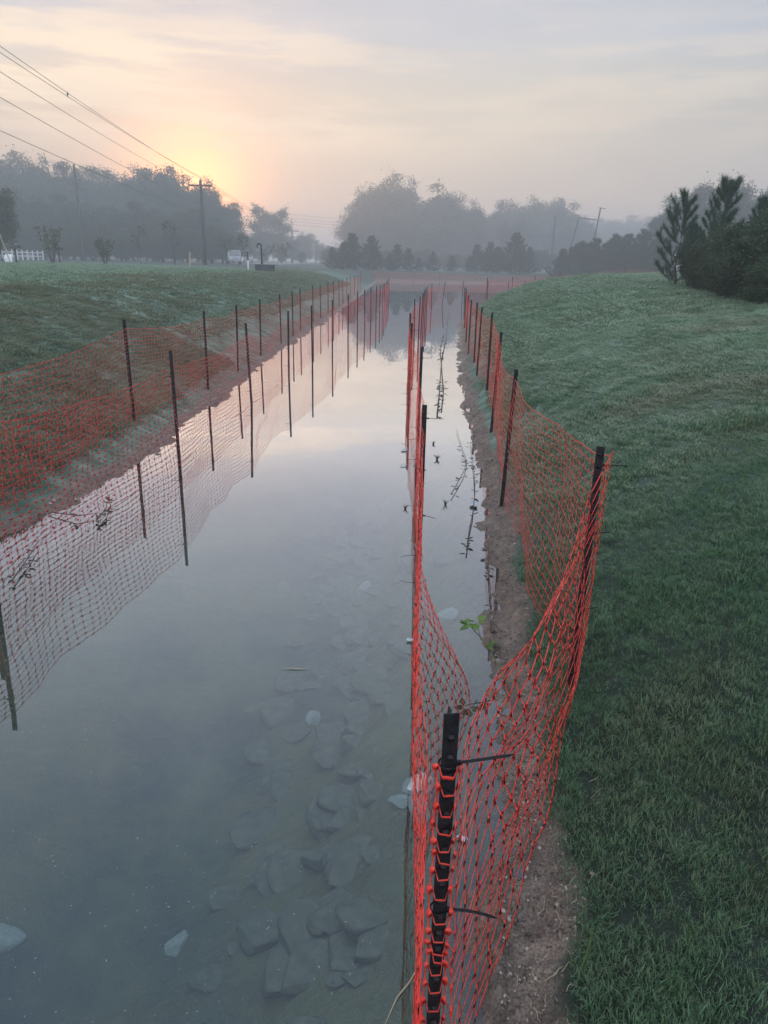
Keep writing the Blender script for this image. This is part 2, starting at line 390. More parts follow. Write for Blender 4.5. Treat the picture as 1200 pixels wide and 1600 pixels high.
# ------------------------------------------------------------------ grass
def blade_mat():
    m = bpy.data.materials.new('dewy_grass_blades'); m.use_nodes = True; nt = m.node_tree; t = NT(nt); nt.nodes.clear()
    geo = t.n('ShaderNodeNewGeometry'); pos = geo.outputs['Position']
    tip = t.n('ShaderNodeAttribute'); tip.attribute_name = 'tip'
    st1 = t.noise(t.mapv(pos, (1.0, 2.6, 1), (0, 0, R(-30))), 1.3, 6, .66)
    pat = t.noise(pos, .45, 4, .55)
    rnd = geo.outputs['Random Per Island']; xx_ = t.n('ShaderNodeSeparateXYZ', ins={0: pos}).outputs[0]
    lb_ = t.math('MULTIPLY', t.math('MULTIPLY', t.sstep(t.math('MULTIPLY', xx_, -1.0), 2.6, 3.2), t.math('SUBTRACT', 1.0, t.sstep(t.math('MULTIPLY', xx_, -1.0), 6.5, 9.0))), t.math('MULTIPLY', t.noise(t.mapv(pos, (.8, 3.2, 1), (0, 0, R(-30))), 1.0, 4, .6), .42))
    rootc = t.ramp(rnd, [(0, (.026, .085, .036)), (.6, (.040, .122, .052)), (1, (.10, .17, .055))])
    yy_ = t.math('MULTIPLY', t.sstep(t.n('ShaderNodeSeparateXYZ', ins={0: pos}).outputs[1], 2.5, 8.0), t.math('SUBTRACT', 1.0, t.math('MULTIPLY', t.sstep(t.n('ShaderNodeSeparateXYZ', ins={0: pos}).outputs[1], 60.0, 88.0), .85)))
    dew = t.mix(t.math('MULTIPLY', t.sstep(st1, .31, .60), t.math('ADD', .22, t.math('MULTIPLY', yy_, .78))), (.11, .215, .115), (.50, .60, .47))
    c = t.mix(t.math('POWER', tip.outputs['Fac'], 1.3), rootc, dew)
    brown = t.mix(tip.outputs['Fac'], (.07, .058, .035), (.26, .22, .145))
    c = t.mix(t.math('MULTIPLY', t.sstep(t.math('ADD', t.math('ADD', pat, t.math('MULTIPLY', rnd, .12)), lb_), .60, .80), .6), c, brown)
    pr = t.n('ShaderNodeBsdfPrincipled', ins={'Base Color': c, 'Roughness': .6, 'Specular IOR Level': .12})
    tr = t.n('ShaderNodeBsdfTranslucent', ins={0: c})
    mx = t.n('ShaderNodeMixShader', ins={0: .25, 1: pr.outputs[0], 2: tr.outputs[0]})
    t.n('ShaderNodeOutputMaterial', ins={0: mx.outputs[0]}); return m
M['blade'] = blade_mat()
def clump(seed, nb, rad, h, wd):
    r = np.random.default_rng(seed); V = []; F_ = []; T = []
    for i in range(nb):
        a = r.uniform(0, 6.283); q = rad*math.sqrt(r.uniform()); x, y = q*math.cos(a), q*math.sin(a)
        b = r.uniform(0, 6.283); lean = r.uniform(.15, .9); hh = h*r.uniform(.5, 1.15); ww = wd*r.uniform(.7, 1.3)
        dx, dy = math.cos(b), math.sin(b); sx, sy = -dy*ww/2, dx*ww/2
        o = len(V)
        for k, (f, wsc) in enumerate(((0, .9), (.5, 1), (1, .0))):
            l = lean*hh*f*f; z = hh*(f-.28*lean*f*f)
            if k < 2: V += [(x+dx*l-sx*wsc, y+dy*l-sy*wsc, z), (x+dx*l+sx*wsc, y+dy*l+sy*wsc, z)]; T += [f, f]
            else: V += [(x+dx*l, y+dy*l, z)]; T += [1.0]
        F_.append([(o, o+1, o+3, o+2), (o+2, o+3, o+4)])
    q = np.array([f[0] for f in F_]); tt = np.array([f[1] for f in F_])
    return mesh_np('grass_clump', V, [q, tt], M['blade'], False, {'tip': T})
def scatter(name, side_, y0, y1, dmax, dens, clumps, sc0, label):
    # points on the banks between two distances
    n = int((y1-y0)*dmax*dens)
    y = rng.uniform(y0, y1, n); d = rng.uniform(.05, 1, n)**1.0*dmax
    x = XR(y)+d if side_ > 0 else XL(y)-d
    keep = rng.uniform(0, 1, n) < grassmask(x, y)**1.5
    x, y = x[keep], y[keep]; z = height(x, y)
    # cull what this side of the frame can never show
    scl = sc0*(.65+.6*vnoise(x*1.7, y*3.1, 77))*rng.uniform(.8, 1.25, len(x))
    me = bpy.data.meshes.new(name); me.vertices.add(len(x)); me.vertices.foreach_set('co', np.stack([x, y, z-.006], -1).astype(np.float32).ravel())
    a = me.attributes.new('scl', 'FLOAT', 'POINT'); a.data.foreach_set('value', scl.astype(np.float32))
    a = me.attributes.new('rot', 'FLOAT_VECTOR', 'POINT')
    rot = np.stack([rng.normal(0, .18, len(x)), rng.normal(0, .18, len(x)), rng.uniform(0, 6.28, len(x))], -1)
    a.data.foreach_set('vector', rot.astype(np.float32).ravel())
    a = me.attributes.new('pick', 'INT', 'POINT'); a.data.foreach_set('value', rng.integers(0, len(clumps), len(x)).astype(np.int32))
    me.update()
    o = link(name, me); tag(o, label, 'grass', kind='stuff')
    ng = bpy.data.node_groups.new(name, 'GeometryNodeTree')
    ng.interface.new_socket('Geometry', in_out='INPUT', socket_type='NodeSocketGeometry'); ng.interface.new_socket('Geometry', in_out='OUTPUT', socket_type='NodeSocketGeometry')
    gi = ng.nodes.new('NodeGroupInput'); go = ng.nodes.new('NodeGroupOutput')
    join = ng.nodes.new('GeometryNodeGeometryToInstance')
    iop = ng.nodes.new('GeometryNodeInstanceOnPoints'); iop.inputs['Pick Instance'].default_value = True
    for c in clumps[::-1]:
        oi = ng.nodes.new('GeometryNodeObjectInfo'); oi.inputs['Object'].default_value = c
        ng.links.new(oi.outputs['Geometry'], join.inputs[0])
    ng.links.new(gi.outputs[0], iop.inputs['Points']); ng.links.new(join.outputs[0], iop.inputs['Instance'])
    for an, dt, sk in (('scl', 'FLOAT', 'Scale'), ('rot', 'FLOAT_VECTOR', 'Rotation'), ('pick', 'INT', 'Instance Index')):
        na = ng.nodes.new('GeometryNodeInputNamedAttribute'); na.data_type = dt; na.inputs['Name'].default_value = an
        ng.links.new(na.outputs['Attribute'], iop.inputs[sk])
    ng.links.new(iop.outputs[0], go.inputs[0])
    md = o.modifiers.new('scatter', 'NODES'); md.node_group = ng
    return o
def cobj(me): return bpy.data.objects.new('grass_clump', me)
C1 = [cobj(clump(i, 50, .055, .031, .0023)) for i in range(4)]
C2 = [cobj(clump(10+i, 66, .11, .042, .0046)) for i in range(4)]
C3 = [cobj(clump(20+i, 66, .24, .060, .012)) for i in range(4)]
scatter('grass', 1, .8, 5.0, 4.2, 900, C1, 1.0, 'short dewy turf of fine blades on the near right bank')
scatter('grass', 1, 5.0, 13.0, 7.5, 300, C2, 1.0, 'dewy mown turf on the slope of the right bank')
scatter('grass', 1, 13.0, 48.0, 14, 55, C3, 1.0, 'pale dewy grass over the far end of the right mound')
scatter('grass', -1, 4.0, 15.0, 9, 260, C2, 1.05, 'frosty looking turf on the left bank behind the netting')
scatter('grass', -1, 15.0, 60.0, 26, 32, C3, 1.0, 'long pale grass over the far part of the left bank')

# ------------------------------------------------------------------ orange netting and its posts
def net_mesh(name, P, near, w_knot=.0052, w_str=.0012, w_far=.0013, sag0=None):
    """P (nu,nv,3) grid of knots -> star knots joined by thin strands"""
    nu, nv, _ = P.shape
    U = np.gradient(P, axis=0); V = np.gradient(P, axis=1)
    U /= np.linalg.norm(U, axis=2, keepdims=True)+1e-9; V /= np.linalg.norm(V, axis=2, keepdims=True)+1e-9
    P = P+rng.normal(0, .0028, P.shape)
    k = w_knot if near else w_far
    kk = k*rng.uniform(.75, 1.25, (nu, nv, 1))
    K = [P+U*kk+V*kk, P-U*kk+V*kk, P-U*kk-V*kk, P+U*kk-V*kk]    # NE NW SW SE
    verts = [x.reshape(-1, 3) for x in K]; n = nu*nv
    id_ = np.arange(n).reshape(nu, nv)
    faces = [np.stack([id_+i*n for i in range(4)], -1).reshape(-1, 4)]
    NE, NW, SW, SE = [id_+i*n for i in range(4)]
    if not near:
        faces.append(np.stack([SE[:-1], NE[:-1], NW[1:], SW[1:]], -1).reshape(-1, 4))
        faces.append(np.stack([NW[:, :-1], NE[:, :-1], SE[:, 1:], SW[:, 1:]], -1).reshape(-1, 4))
    else:
        off = 4*n
        def strand(A, B, S, a0, a1, b0, b1, edge):
            nonlocal off
            d = B-A; ww = np.full(A.shape[:2]+(1,), w_str)
            ww = ww*edge
            q = [A+d*.27+S*ww, A+d*.27-S*ww, A+d*.73+S*ww, A+d*.73-S*ww]
            if sag0 is not None and A.shape[0] == nu-1:
                for x in q: x[0] += np.array(sag0)
            m_ = A.shape[0]*A.shape[1]; ii = np.arange(m_).reshape(A.shape[:2])
            for x in q: verts.append(x.reshape(-1, 3))
            i0, i1, i2, i3 = [ii+off+j*m_ for j in range(4)]; off += 4*m_
            faces.append(np.stack([a1, a0, i0, i1], -1).reshape(-1, 4)); faces.append(np.stack([i1, i0, i2, i3], -1).reshape(-1, 4))
            faces.append(np.stack([i3, i2, b0, b1], -1).reshape(-1, 4))
        e = np.ones((nu-1, nv, 1)); e[:, 0] = 1.9; e[:, -1] = 1.9
        strand(P[:-1], P[1:], V[:-1], NE[:-1], SE[:-1], NW[1:], SW[1:], e)
        strand(P[:, :-1], P[:, 1:], U[:, :-1], NE[:, :-1], NW[:, :-1], SE[:, 1:], SW[:, 1:], np.ones((nu, nv-1, 1))*.9)
    return mesh_np(name, np.concatenate(verts), faces, M['net'])
def net_grid(path, zb, zt, sag=.05, amp=.03, seed=0, rows=20, du=.10, knots_at=None, bulge=None, bottom_noise=.03):
    """path: list of xy posts; zb/zt bottom and top heights at the posts"""
    p = np.array(path, float); seg = np.linalg.norm(np.diff(p, axis=0), axis=1); s = np.concatenate([[0], np.cumsum(seg)])
    nu = max(int(s[-1]/du), 2); ss = np.linspace(0, s[-1], nu+1)
    v = np.linspace(0, 1, rows+1)
    S, Vv = np.meshgrid(ss, v, indexing='ij')
    S2 = S+fbm(S*.5, Vv*2+7, 3, seed+1)*.10*np.sin(np.pi*Vv)+(fbm(S*.35, Vv*0+3, 2, seed+2))*.12*(1-Vv)
    S2 = np.clip(S2, 0, s[-1])
    t = np.interp(S2, s, np.arange(len(s))); fr = t-np.floor(t); arc = 4*fr*(1-fr)
    i = np.clip(np.floor(t).astype(int), 0, len(sag)-1) if isinstance(sag, (list, tuple)) else None
    sg = np.array(sag)[i] if i is not None else sag
    zt_ = np.interp(S2, s, zt)-sg*arc+fbm(S2*2.2, S2*0, 2, seed+3)*.022
    zb_ = np.interp(S2, s, zb)+fbm(S2*1.1, S2*0+5, 3, seed+4)*bottom_noise
    w_ = Vv+.07*np.sin(np.pi*Vv)*fbm(S*.45, Vv*1.5, 3, seed+5)*2
    Z = zb_+(zt_-zb_)*w_
    X = np.interp(S2, s, p[:, 0]); Yc = np.interp(S2, s, p[:, 1])
    tx = np.gradient(np.interp(ss, s, p[:, 0])); ty = np.gradient(np.interp(ss, s, p[:, 1])); L_ = np.hypot(tx, ty)+1e-9
    nx, ny = (ty/L_)[:, None], (-tx/L_)[:, None]
    lat = fbm(S*.8, Vv*1.3, 3, seed+6)*amp*1.6*(.3+.7*arc)+fbm(S*2.4, Vv*3, 2, seed+7)*amp*.35
    if bulge is not None: lat = lat+bulge(S2, Vv)
    X = X+nx*lat; Yc = Yc+ny*lat
    return np.stack([X, Yc, Z], -1)
def solid(o, th=.0016):
    m_ = o.modifiers.new('thickness', 'SOLIDIFY'); m_.thickness = th; m_.offset = 0

# steel post: studded T section
def post_mesh(h, below, wd=.036):
    b = MB(); T = .0045; s_ = .032
    b.box((0, 0, (h-below)/2), (wd, T, h+below)); b.box((0, s_/2+T/2-.0005, (h-below)/2-.002), (T, s_, h+below-.004))
    z = .04
    while z < h-.03:
        b.box((0, -T/2-.0035, z), (.013, .009, .020), Matrix.Rotation(.5, 3, 'X')); z += .055
    me = b.mesh('fence_post', M['post']); return me
PM_bank = post_mesh(1.29, .35); PM_water = post_mesh(1.26, 1.1)
def add_post(fence, pt, water_=False, lean=None, rz=None, h=None, dz=None):
    x, y = pt; z = 0 if water_ else gz(x, y)
    o = link('fence_post', PM_water if water_ else PM_bank, fence); o.location = (x, y, z)
    if h: o.scale.z = h/(1.26 if water_ else 1.29)
    l = lean or (random.gauss(0, .012), random.gauss(0, .012))
    o.rotation_euler = (l[0], l[1], random.uniform(-.5, .5) if rz is None else rz)
    return o
def tie(post, z, length, ang, droop=0.0, r=.0022, th=0):
    b = MB(); n = 8; w_ = .0042
    c, s_ = math.cos(ang), math.sin(ang)
    # loop round the post plus the loose tail
    loop = [(.022*math.cos(a)+.0, .022*math.sin(a)+.010, z) for a in np.linspace(0, 6.283, 13)]
    b.tube(loop, .0026, 5)
    pts = [(c*(.02+length*k/n), s_*(.02+length*k/n)+.005, z+th*length*k/n-droop*(k/n)**2) for k in range(n+1)]
    b.tube(pts, [r]*n+[r*.4], 5)
    b.box((c*.026, s_*.026+.005, z), (.012, .010, .009))
    return b.build('cable_tie', M['tie'], post)

# --- left bank fence (A)
def pts_from(tops, z): return [tuple(at_z(px, py, z)[:2]) for px, py in tops]
A_t = [(194, 502), (317, 480), (391, 469.5), (434.5, 461), (466, 454), (487, 450), (500, 447.5), (511, 443), (522, 440.5), (533, 438), (541, 436), (547.5, 434), (553, 432.5), (559, 431), (565, 429.8), (571, 428.3), (576, 427), (580, 426)]
A = pts_from(A_t, 1.44)
A = [(min(x, XL(y)-.22), y) for x, y in A]
A0 = [(-3.6, 2.6), (-3.32, 5.4)]
A = A0+A
fA = empty('netting_fence', (A[2][0], A[2][1], gz(*A[2])), 'orange plastic netting fence on dark posts along the foot of the left grass bank', 'fence')
def rel(o, f):   # keep world placement under the fence's own origin
    o.location = o.location-f.location
pA = [add_post(fA, q) for q in A]
zA = [gz(*q) for q in A]
def put_net(f, P, near):
    P = P-np.array(f.location); o = link('netting', net_mesh('netting', P, near), f)
    if near: solid(o)
    return o
G = net_grid(A, [z+.02 for z in zA], [z+1.17 for z in zA], .05, .05, 100, 20, .10)
ia = int(np.argmax(G[:, 0, 1] > 19))
# one netting per fence, near part fine and far part plainer, in one mesh
def put_two(f, G, i, extra=None):
    me1 = net_mesh('netting', G[:i+1]-np.array(f.location), True); me2 = net_mesh('netting', G[i:]-np.array(f.location), False)
    V = []; FF = []; off = 0
    for me in (me1, me2):
        n = len(me.vertices); v = np.empty(n*3, np.float32); me.vertices.foreach_get('co', v)
        l = np.empty(len(me.loops), np.int32); me.loops.foreach_get('vertex_index', l)
        V.append(v.reshape(-1, 3)); FF.append(l.reshape(-1, 4)+off); off += n
    me = mesh_np('netting', np.concatenate(V), FF, M['net']); o = link('netting', me, f); solid(o); return o
put_two(fA, G, ia)
for o in pA: rel(o, fA)

# --- left fence standing in the water (B)
B_t = [(267, 549), (388, 506), (449, 487), (487, 478), (519, 469), (544, 460.5), (559, 456), (570.5, 453), (580, 449.5), (588, 447.5), (594, 445.5), (598, 444), (601, 442), (604, 439.5), (606, 437.5), (608, 436)]
B = pts_from(B_t, 1.25); B = [(-3.1, -.9), (-3.0, 1.8), (-2.77, 4.6)]+B
fB = empty('netting_fence', (B[3][0], B[3][1], 0), 'orange netting fence standing in the water below the left bank, mirrored in it', 'fence')
pB = [add_post(fB, q, True) for q in B]
G = net_grid(B, [.0]*len(B), [1.09]*len(B), [.05, .06, .07, .10, .16, .05, .04]+[.05]*(len(B)-8), .07, 200, 20, .10, bottom_noise=.02)
put_two(fB, G, int(np.argmax(G[:, 0, 1] > 20)))
for k, o in enumerate(pB):
    if 2 <= k <= 7: tie(o, .98, .10, math.pi+random.uniform(-.4, .4)); tie(o, .2, .07, math.pi)
    rel(o, fB)

# --- middle fence in the water (C)
C_t = [(664, 635), (658, 543), (643.5, 506), (641, 490), (649, 468), (656, 464), (660, 458), (663, 453), (665.5, 450.5), (668, 448)]
Cc = pts_from([(706, 1115)], 1.24)+pts_from(C_t, 1.25)
Cfar = [(2.2, 38.0), (3.0, 41.5), (4.3, 43.5), (5.8, 43.5), (7.3, 45.5), (8.6, 47.5), (10.2, 50.0), (13, 53.5)]
Call = Cc+Cfar
fC = empty('netting_fence', (Call[0][0], Call[0][1], 0), 'orange netting fence on black posts running down the middle water towards the far pond', 'fence')
pC = []
for k, q in enumerate(Call):
    ln = {0: (.0, .0001), 12: (.02, .10), 13: (0, .02)}.get(k)
    pC.append(add_post(fC, q, True, lean=ln, rz=(.12 if k == 0 else None), h=(1.24 if k == 0 else None)))
pathC = [(.02, .15), (.11, 1.38)]+[(x-.02, y) for x, y in Call[1:]]
def bulgeC(s, v):   # slack lower half lies out over the water towards the right bank, between the first two posts
    y = s+.15
    return .30*np.exp(-((y-3.35)/.75)**2)*np.clip(1-v/.42, 0, 1)**.8
zt = [1.02, 1.08, 1.10]+[1.10]*(len(pathC)-3)
G = net_grid(pathC, [.015]*len(pathC), zt, [.03, .10, .06]+[.05]*(len(pathC)-4), .03, 300, 20, .10, bulge=bulgeC, bottom_noise=.012)
G[..., 2] = np.maximum(G[..., 2], .004)
put_two(fC, G, int(np.argmax(G[:, 0, 1] > 21)))
tie(pC[0], 1.115, .145, .12, .0, .0040, th=.0); tie(pC[0], .66, .13, -.10, .03, .0040)
for k in (1, 2, 3, 4, 5):
    for z, a in ((1.14, .1), (.78, math.pi-.2), (.45, .2), (.12, math.pi+.2)): tie(pC[k], z+random.uniform(-.04, .04), random.uniform(.08, .13), a+random.uniform(-.3, .3), random.uniform(-.01, .02))
for o in pC: rel(o, fC)

# --- right bank fence (D), with the slack end panel that closes to the nearest middle post
D_t = [(948, 695), (802, 556), (779, 512.6), (769, 491), (752, 479), (746.5, 470), (737, 464), (732.5, 457), (729.5, 449), (728, 443)]
Dp = pts_from(D_t, 1.45)
Dp = [(x, y) for x, y in Dp]
Dfar = [(4.3, 32.6), (6.1, 36.9), (7.9, 40.5), (10.0, 43.8), (12.5, 46.8), (15.5, 49.5), (20.5, 53.0)]
Dall = Dp+Dfar
fD = empty('netting_fence', (Dp[0][0], Dp[0][1], gz(*Dp[0])), 'orange netting fence on black posts along the muddy foot of the right bank', 'fence')
pD = []
b0 = at_z(891, 1076, .15)
for k, q in enumerate(Dall):
    pD.append(add_post(fD, (b0.x, b0.y) if k == 0 else q, False, lean={0: (-(Dp[0][1]-b0.y)/1.29, (Dp[0][0]-b0.x)/1.29), 1: (0, .03), 2: (0, .03)}.get(k), rz={0: -.5}.get(k)))
zD = [gz(*q) for q in Dall]
G = net_grid([(x+.02, y-.01) for x, y in Dall], [z+.01 for z in zD], [1.40]+[z+1.20 for z in zD[1:]], [.10, .04, .05]+[.05]*(len(Dall)-4), .05, 400, 20, .10)
put_two(fD, G, int(np.argmax(G[:, 0, 1] > 20)))
# end panel: (C0) -> (D0)
c0 = (.175, 1.40); d0 = Dp[0]
n1 = 20
u = np.linspace(0, 1, n1)[:, None]; v = np.linspace(0, 1, 21)[None, :]
tp_ = [(714, 1222, 1.435), (722, 1180, 1.50), (738, 1128, 1.62), (782, 1058, 1.85), (832, 978, 2.12), (880, 872, 2.5), (925, 768, 2.9), (957, 706, d0[1]-.03)]
tp_ = np.array([tuple(at_y(*q)) for q in tp_]); bp_ = [(684, 1890), (698, 1760), (716, 1680), (741, 1598), (803, 1428), (862, 1262), (898, 1100), (912, 1010)]
bp_ = np.array([tuple(at_z(q[0], q[1], .05+.03*i)) for i, q in enumerate(bp_)])
def along(P_, u_):
    Q = P_[1:]; s_ = np.concatenate([[0], np.cumsum(np.linalg.norm(np.diff(Q, axis=0), axis=1))]); s_ /= s_[-1]
    q = np.stack([np.interp(np.linspace(0, 1, len(u_)-1), s_, Q[:, k]) for k in range(3)], -1)
    return np.concatenate([P_[:1], q])[:, None, :]
q0_ = Cc[0]; wr = np.array([(q0_[0]-.027, q0_[1]-.006, 1.10), (q0_[0]+.025, q0_[1]-.006, 1.10)])
wb = wr.copy(); wb[:, 2] = .02
top = np.concatenate([wr[:, None, :], along(tp_, u)[1:-2]]); bot = np.concatenate([wb[:, None, :], along(bp_, u)[1:-2]])
top = np.concatenate([top[:-1], along(tp_, u)[-2:]])[:n1+2]; bot = np.concatenate([bot[:-1], along(bp_, u)[-2:]])[:n1+2]
n1 = len(top); u = np.linspace(0, 1, n1)[:, None]
ramp_ = np.clip((u-.12)/.2, 0, 1)
vv = v+.16*ramp_*np.sin(np.pi*v)*fbm(u*5, v*2.5, 3, 900)
vv = vv+.022*np.sin(v*19+u*6+2*fbm(u*4, v*0, 2, 907))*np.sin(np.pi*v)
Pn = bot*(1-vv[..., None])+top*vv[..., None]
# slack folds
fold = ramp_*(fbm(u*3.0+v*1.2, v*3.0, 3, 901)*.045*np.sin(np.pi*u)+.02*np.sin(v*17+u*5)*np.sin(np.pi*u))
Pn[..., 0] += fold*.85; Pn[..., 1] -= fold*.5; Pn[..., 1] += fbm(u*5, v*6, 2, 905)*.03*np.sin(np.pi*u)
wrap = np.clip(1-u/.05, 0, 1)
Pn = Pn-np.array(fD.location)
o = link('netting', net_mesh('netting', Pn, True, .0072, .0024, sag0=(.0, -.022, -.012)), fD); solid(o, .0014)
o['label'] = 'slack netting panel stretched across to the nearest middle post'
for z, a, l in ((1.20, -.25, .13), (.86, .0, .10), (.45, .1, .10)): tie(pD[0], z, l, a+.9, .01, .0028)
for o in pD: rel(o, fD)

# --- far bank fence (E)
E = [(-1.9+0*i, 86.5) if i == 0 else (-3.2+3.1*i, 90.6+.25*math.sin(i)) for i in range(0, 19)]
fE = empty('netting_fence', (E[0][0], E[0][1], gz(*E[0])), 'orange netting fence across the far bank of the pond, faint in the mist', 'fence')
pE = [add_post(fE, q) for q in E]; zE = [gz(*q) for q in E]
G = net_grid(E, [z for z in zE], [z+1.2 for z in zE], .02, .03, 500, 20, .10)-np.array(fE.location)
o = link('netting', net_mesh('netting', G, False, w_far=.0062), fE)
for o in pE: rel(o, fE)

# ------------------------------------------------------------------ trees
def cards(C, size, r, elong=1.6, flat=0.0):
    """random little kite-shaped leaves at centres C"""
    n = len(C); a = r.normal(size=(n, 3)); a[:, 2] *= (1-flat*.5); a /= np.linalg.norm(a, axis=1, keepdims=True)+1e-9
    b = np.cross(a, r.normal(size=(n, 3))); b /= np.linalg.norm(b, axis=1, keepdims=True)+1e-9
    s_ = size*r.uniform(.6, 1.35, (n, 1))
    V = np.stack([C-a*s_*elong*.5, C+b*s_*.5, C+a*s_*elong*.5, C-b*s_*.5], 1).reshape(-1, 3)
    return V, np.arange(n*4).reshape(n, 4)
def make_broad(seed, h, spread, leaf, nleaf, trunkh=.25, openness=.5, mat_='leafB', thin=False, fill=.62):
    """trunk mesh with limbs, crown mesh of leaf clumps (origin at the base)"""
    r = random.Random(seed); rn = np.random.default_rng(seed); b = MB(); tips = []
    def limb(p, d, l, rad, lev):
        if fill > 0 and lev == 1: l *= .46
        pts = [p]; rs = [rad]; n = 5
        for k in range(n):
            d = (d+Vector((r.gauss(0, .12), r.gauss(0, .12), r.gauss(.03, .06)))).normalized()
            p = p+d*l/n; pts.append(p); rs.append(rad*(1-.75*(k+1)/n))
        b.tube(pts, rs, 7 if lev == 0 else 5)
        if lev >= 1: tips.extend((pts[k], lev) for k in range(2, n+1))
        if lev < 3:
            m = {0: 9, 1: 4, 2: 3}[lev]
            for k in range(m):
                f = r.uniform(trunkh if lev == 0 else .35, 1.0); i = min(int(f*n), n-1); q = pts[i].lerp(pts[i+1], f*n-i)
                a = r.uniform(0, 6.283) if lev else (k*2.4+r.uniform(-.4, .4))
                o = Vector((math.cos(a), math.sin(a), r.uniform(-.05, .7)))
                dd = (o+d*.35).normalized()
                limb(q, dd, l*(.40 if lev == 0 else .55)*r.uniform(.75, 1.2)*(1.15-.5*abs(f-.55) if lev == 0 else 1)*(spread if lev == 0 else 1), rs[i]*.6, lev+1)
    limb(Vector((0, 0, -.1)), Vector((0, 0, 1)), h*.92, h*(.010 if thin else .022), 0)
    tp = np.array([tuple(t[0]) for t in tips]); cl = rn.integers(0, len(tp), nleaf//14)
    cen = tp[cl]+rn.normal(0, h*.022, (len(cl), 3))
    # inner fill: rounded lobes so that the crown reads full from every side
    nl_ = int(len(cen)*fill); lb = [(rn.uniform(-.16, .16)*h*spread, rn.uniform(-.16, .16)*h*spread, rn.uniform(max(trunkh, .16)+.05, .84)*h, rn.uniform(.12, .22)*h) for _ in range(15)]
    for j in range(nl_):
        c4 = lb[rn.integers(0, 15)]; dd = rn.normal(size=3); dd /= np.linalg.norm(dd); dd *= c4[3]*rn.uniform(.55, 1.0)
        cen[j] = (c4[0]+dd[0], c4[1]+dd[1], c4[2]+dd[2]*.85)
    cs = h*.040*rn.uniform(.5, 1.6, (len(cen), 1, 1))
    L_ = (cen[:, None, :]+rn.normal(0, 1, (len(cen), 14, 3))*cs*np.array([1, 1, .75])).reshape(-1, 3)
    L_ = L_[L_[:, 2] > h*trunkh*.6]
    if fill > 0:
        c_ = np.array([0, 0, h*.52]); rr_ = np.array([.30*spread, .30*spread, .50])*h
        q_ = (L_-c_)/rr_; ql = np.linalg.norm(q_, axis=1); th_ = np.arctan2(q_[:, 1], q_[:, 0])
        L_ = L_[ql < .93+.55*fbm(th_*1.5+seed, q_[:, 2]*2.4, 2, seed)+.22*fbm(th_*6+seed, q_[:, 2]*9, 2, seed+9)+rn.normal(0, .03, len(L_))]
    k_ = h/np.percentile(L_[:, 2], 99.2); L_ = L_*k_; b.v = [tuple(c*k_ for c in v) for v in b.v]
    V, F_ = cards(L_, leaf, rn)
    return b.mesh('trunk', M['bark'], True), mesh_np('crown', V, F_, M[mat_])
def make_pine(seed, h, dens=1.0, nl=.16, nn=26, sp=1.0, wide=.38, pw=.95, z0=.03):
    r = random.Random(seed); rn = np.random.default_rng(seed); b = MB(); T = []
    lean = Vector((r.gauss(0, .03), r.gauss(0, .03), 1))
    axis = [Vector((0, 0, -.1))+lean*(h*k/8)+Vector((r.gauss(0, .012), r.gauss(0, .012), 0))*h*(k > 0) for k in range(9)]
    b.tube(axis, [h*.020*(1-.9*k/8) for k in range(9)], 7)
    def on(f): i = min(int(f*8), 7); return axis[i].lerp(axis[i+1], f*8-i)
    z = z0
    while z < .97:
        nb = r.randint(4, 6) if sp == 1 else r.randint(3, 4); a0 = r.uniform(0, 6.28)
        for k in range(nb):
            a = a0+k*6.283/nb+r.uniform(-.35, .35)
            L_ = h*(wide*(1-z)**pw+.04)*r.uniform(.65, 1.15)*(.85 if z < .1 else 1); up = .30+z*.95+r.uniform(-.12, .15)
            p = on(z); d = Vector((math.cos(a), math.sin(a), up*.7)).normalized(); pts = [p]; n = 6
            for q in range(n):
                d = (d+Vector((r.gauss(0, .06), r.gauss(0, .06), .10))).normalized(); pts.append(pts[-1]+d*L_/n)
            b.tube(pts, [h*.0065*(1-.75*q/n)*(1.2-z) for q in range(n+1)], 4)
            for q in range(2, n+1): T.append((pts[q], d, 1.0 if q == n else .8))
            for q in (2, 3, 4, 5):
                for sgn in (-1, 1):
                    if r.random() < .8*dens:
                        sd_ = (Vector((-d.y*sgn, d.x*sgn, .45))+d*.8).normalized(); l2 = L_*.30*r.uniform(.5, 1.2)
                        e = pts[q]+sd_*l2; b.tube([pts[q], pts[q]+sd_*l2*.5, e], [h*.003, h*.0024, h*.0015], 3)
                        T.append((e, (sd_+Vector((0, 0, .4))).normalized(), 1.0)); T.append((pts[q]+sd_*l2*.5, sd_, .8))
        z += r.uniform(.055, .085)*sp
    for f in np.linspace(.75, 1.0, 8): T.append((on(f), Vector((0, 0, 1)), 1.0))
    P = np.array([tuple(t[0]) for t in T]); Dd = np.array([tuple(t[1]) for t in T]); S = np.array([t[2] for t in T])
    N = int(nn*dens); P = np.repeat(P, N, 0); Dd = np.repeat(Dd, N, 0); S = np.repeat(S, N)[:, None]
    dr = Dd*.9+rn.normal(0, .52, P.shape); dr /= np.linalg.norm(dr, axis=1, keepdims=True)
    P = P-Dd*rn.uniform(0, 1, (len(P), 1))*nl*h/4*.9
    ln = nl*h/4*rn.uniform(.6, 1.2, (len(P), 1))*S; sdv = np.cross(dr, rn.normal(size=P.shape)); sdv /= np.linalg.norm(sdv, axis=1, keepdims=True)+1e-9
    wd = h*.0016
    V = np.stack([P-sdv*wd, P+sdv*wd, P+dr*ln], 1).reshape(-1, 3)
    return b.mesh('trunk', M['bark'], True), mesh_np('crown', V, np.arange(len(V)).reshape(-1, 3), M['needle'])
ORD = 'first second third fourth fifth sixth seventh eighth ninth tenth eleventh twelfth thirteenth fourteenth fifteenth sixteenth'.split()
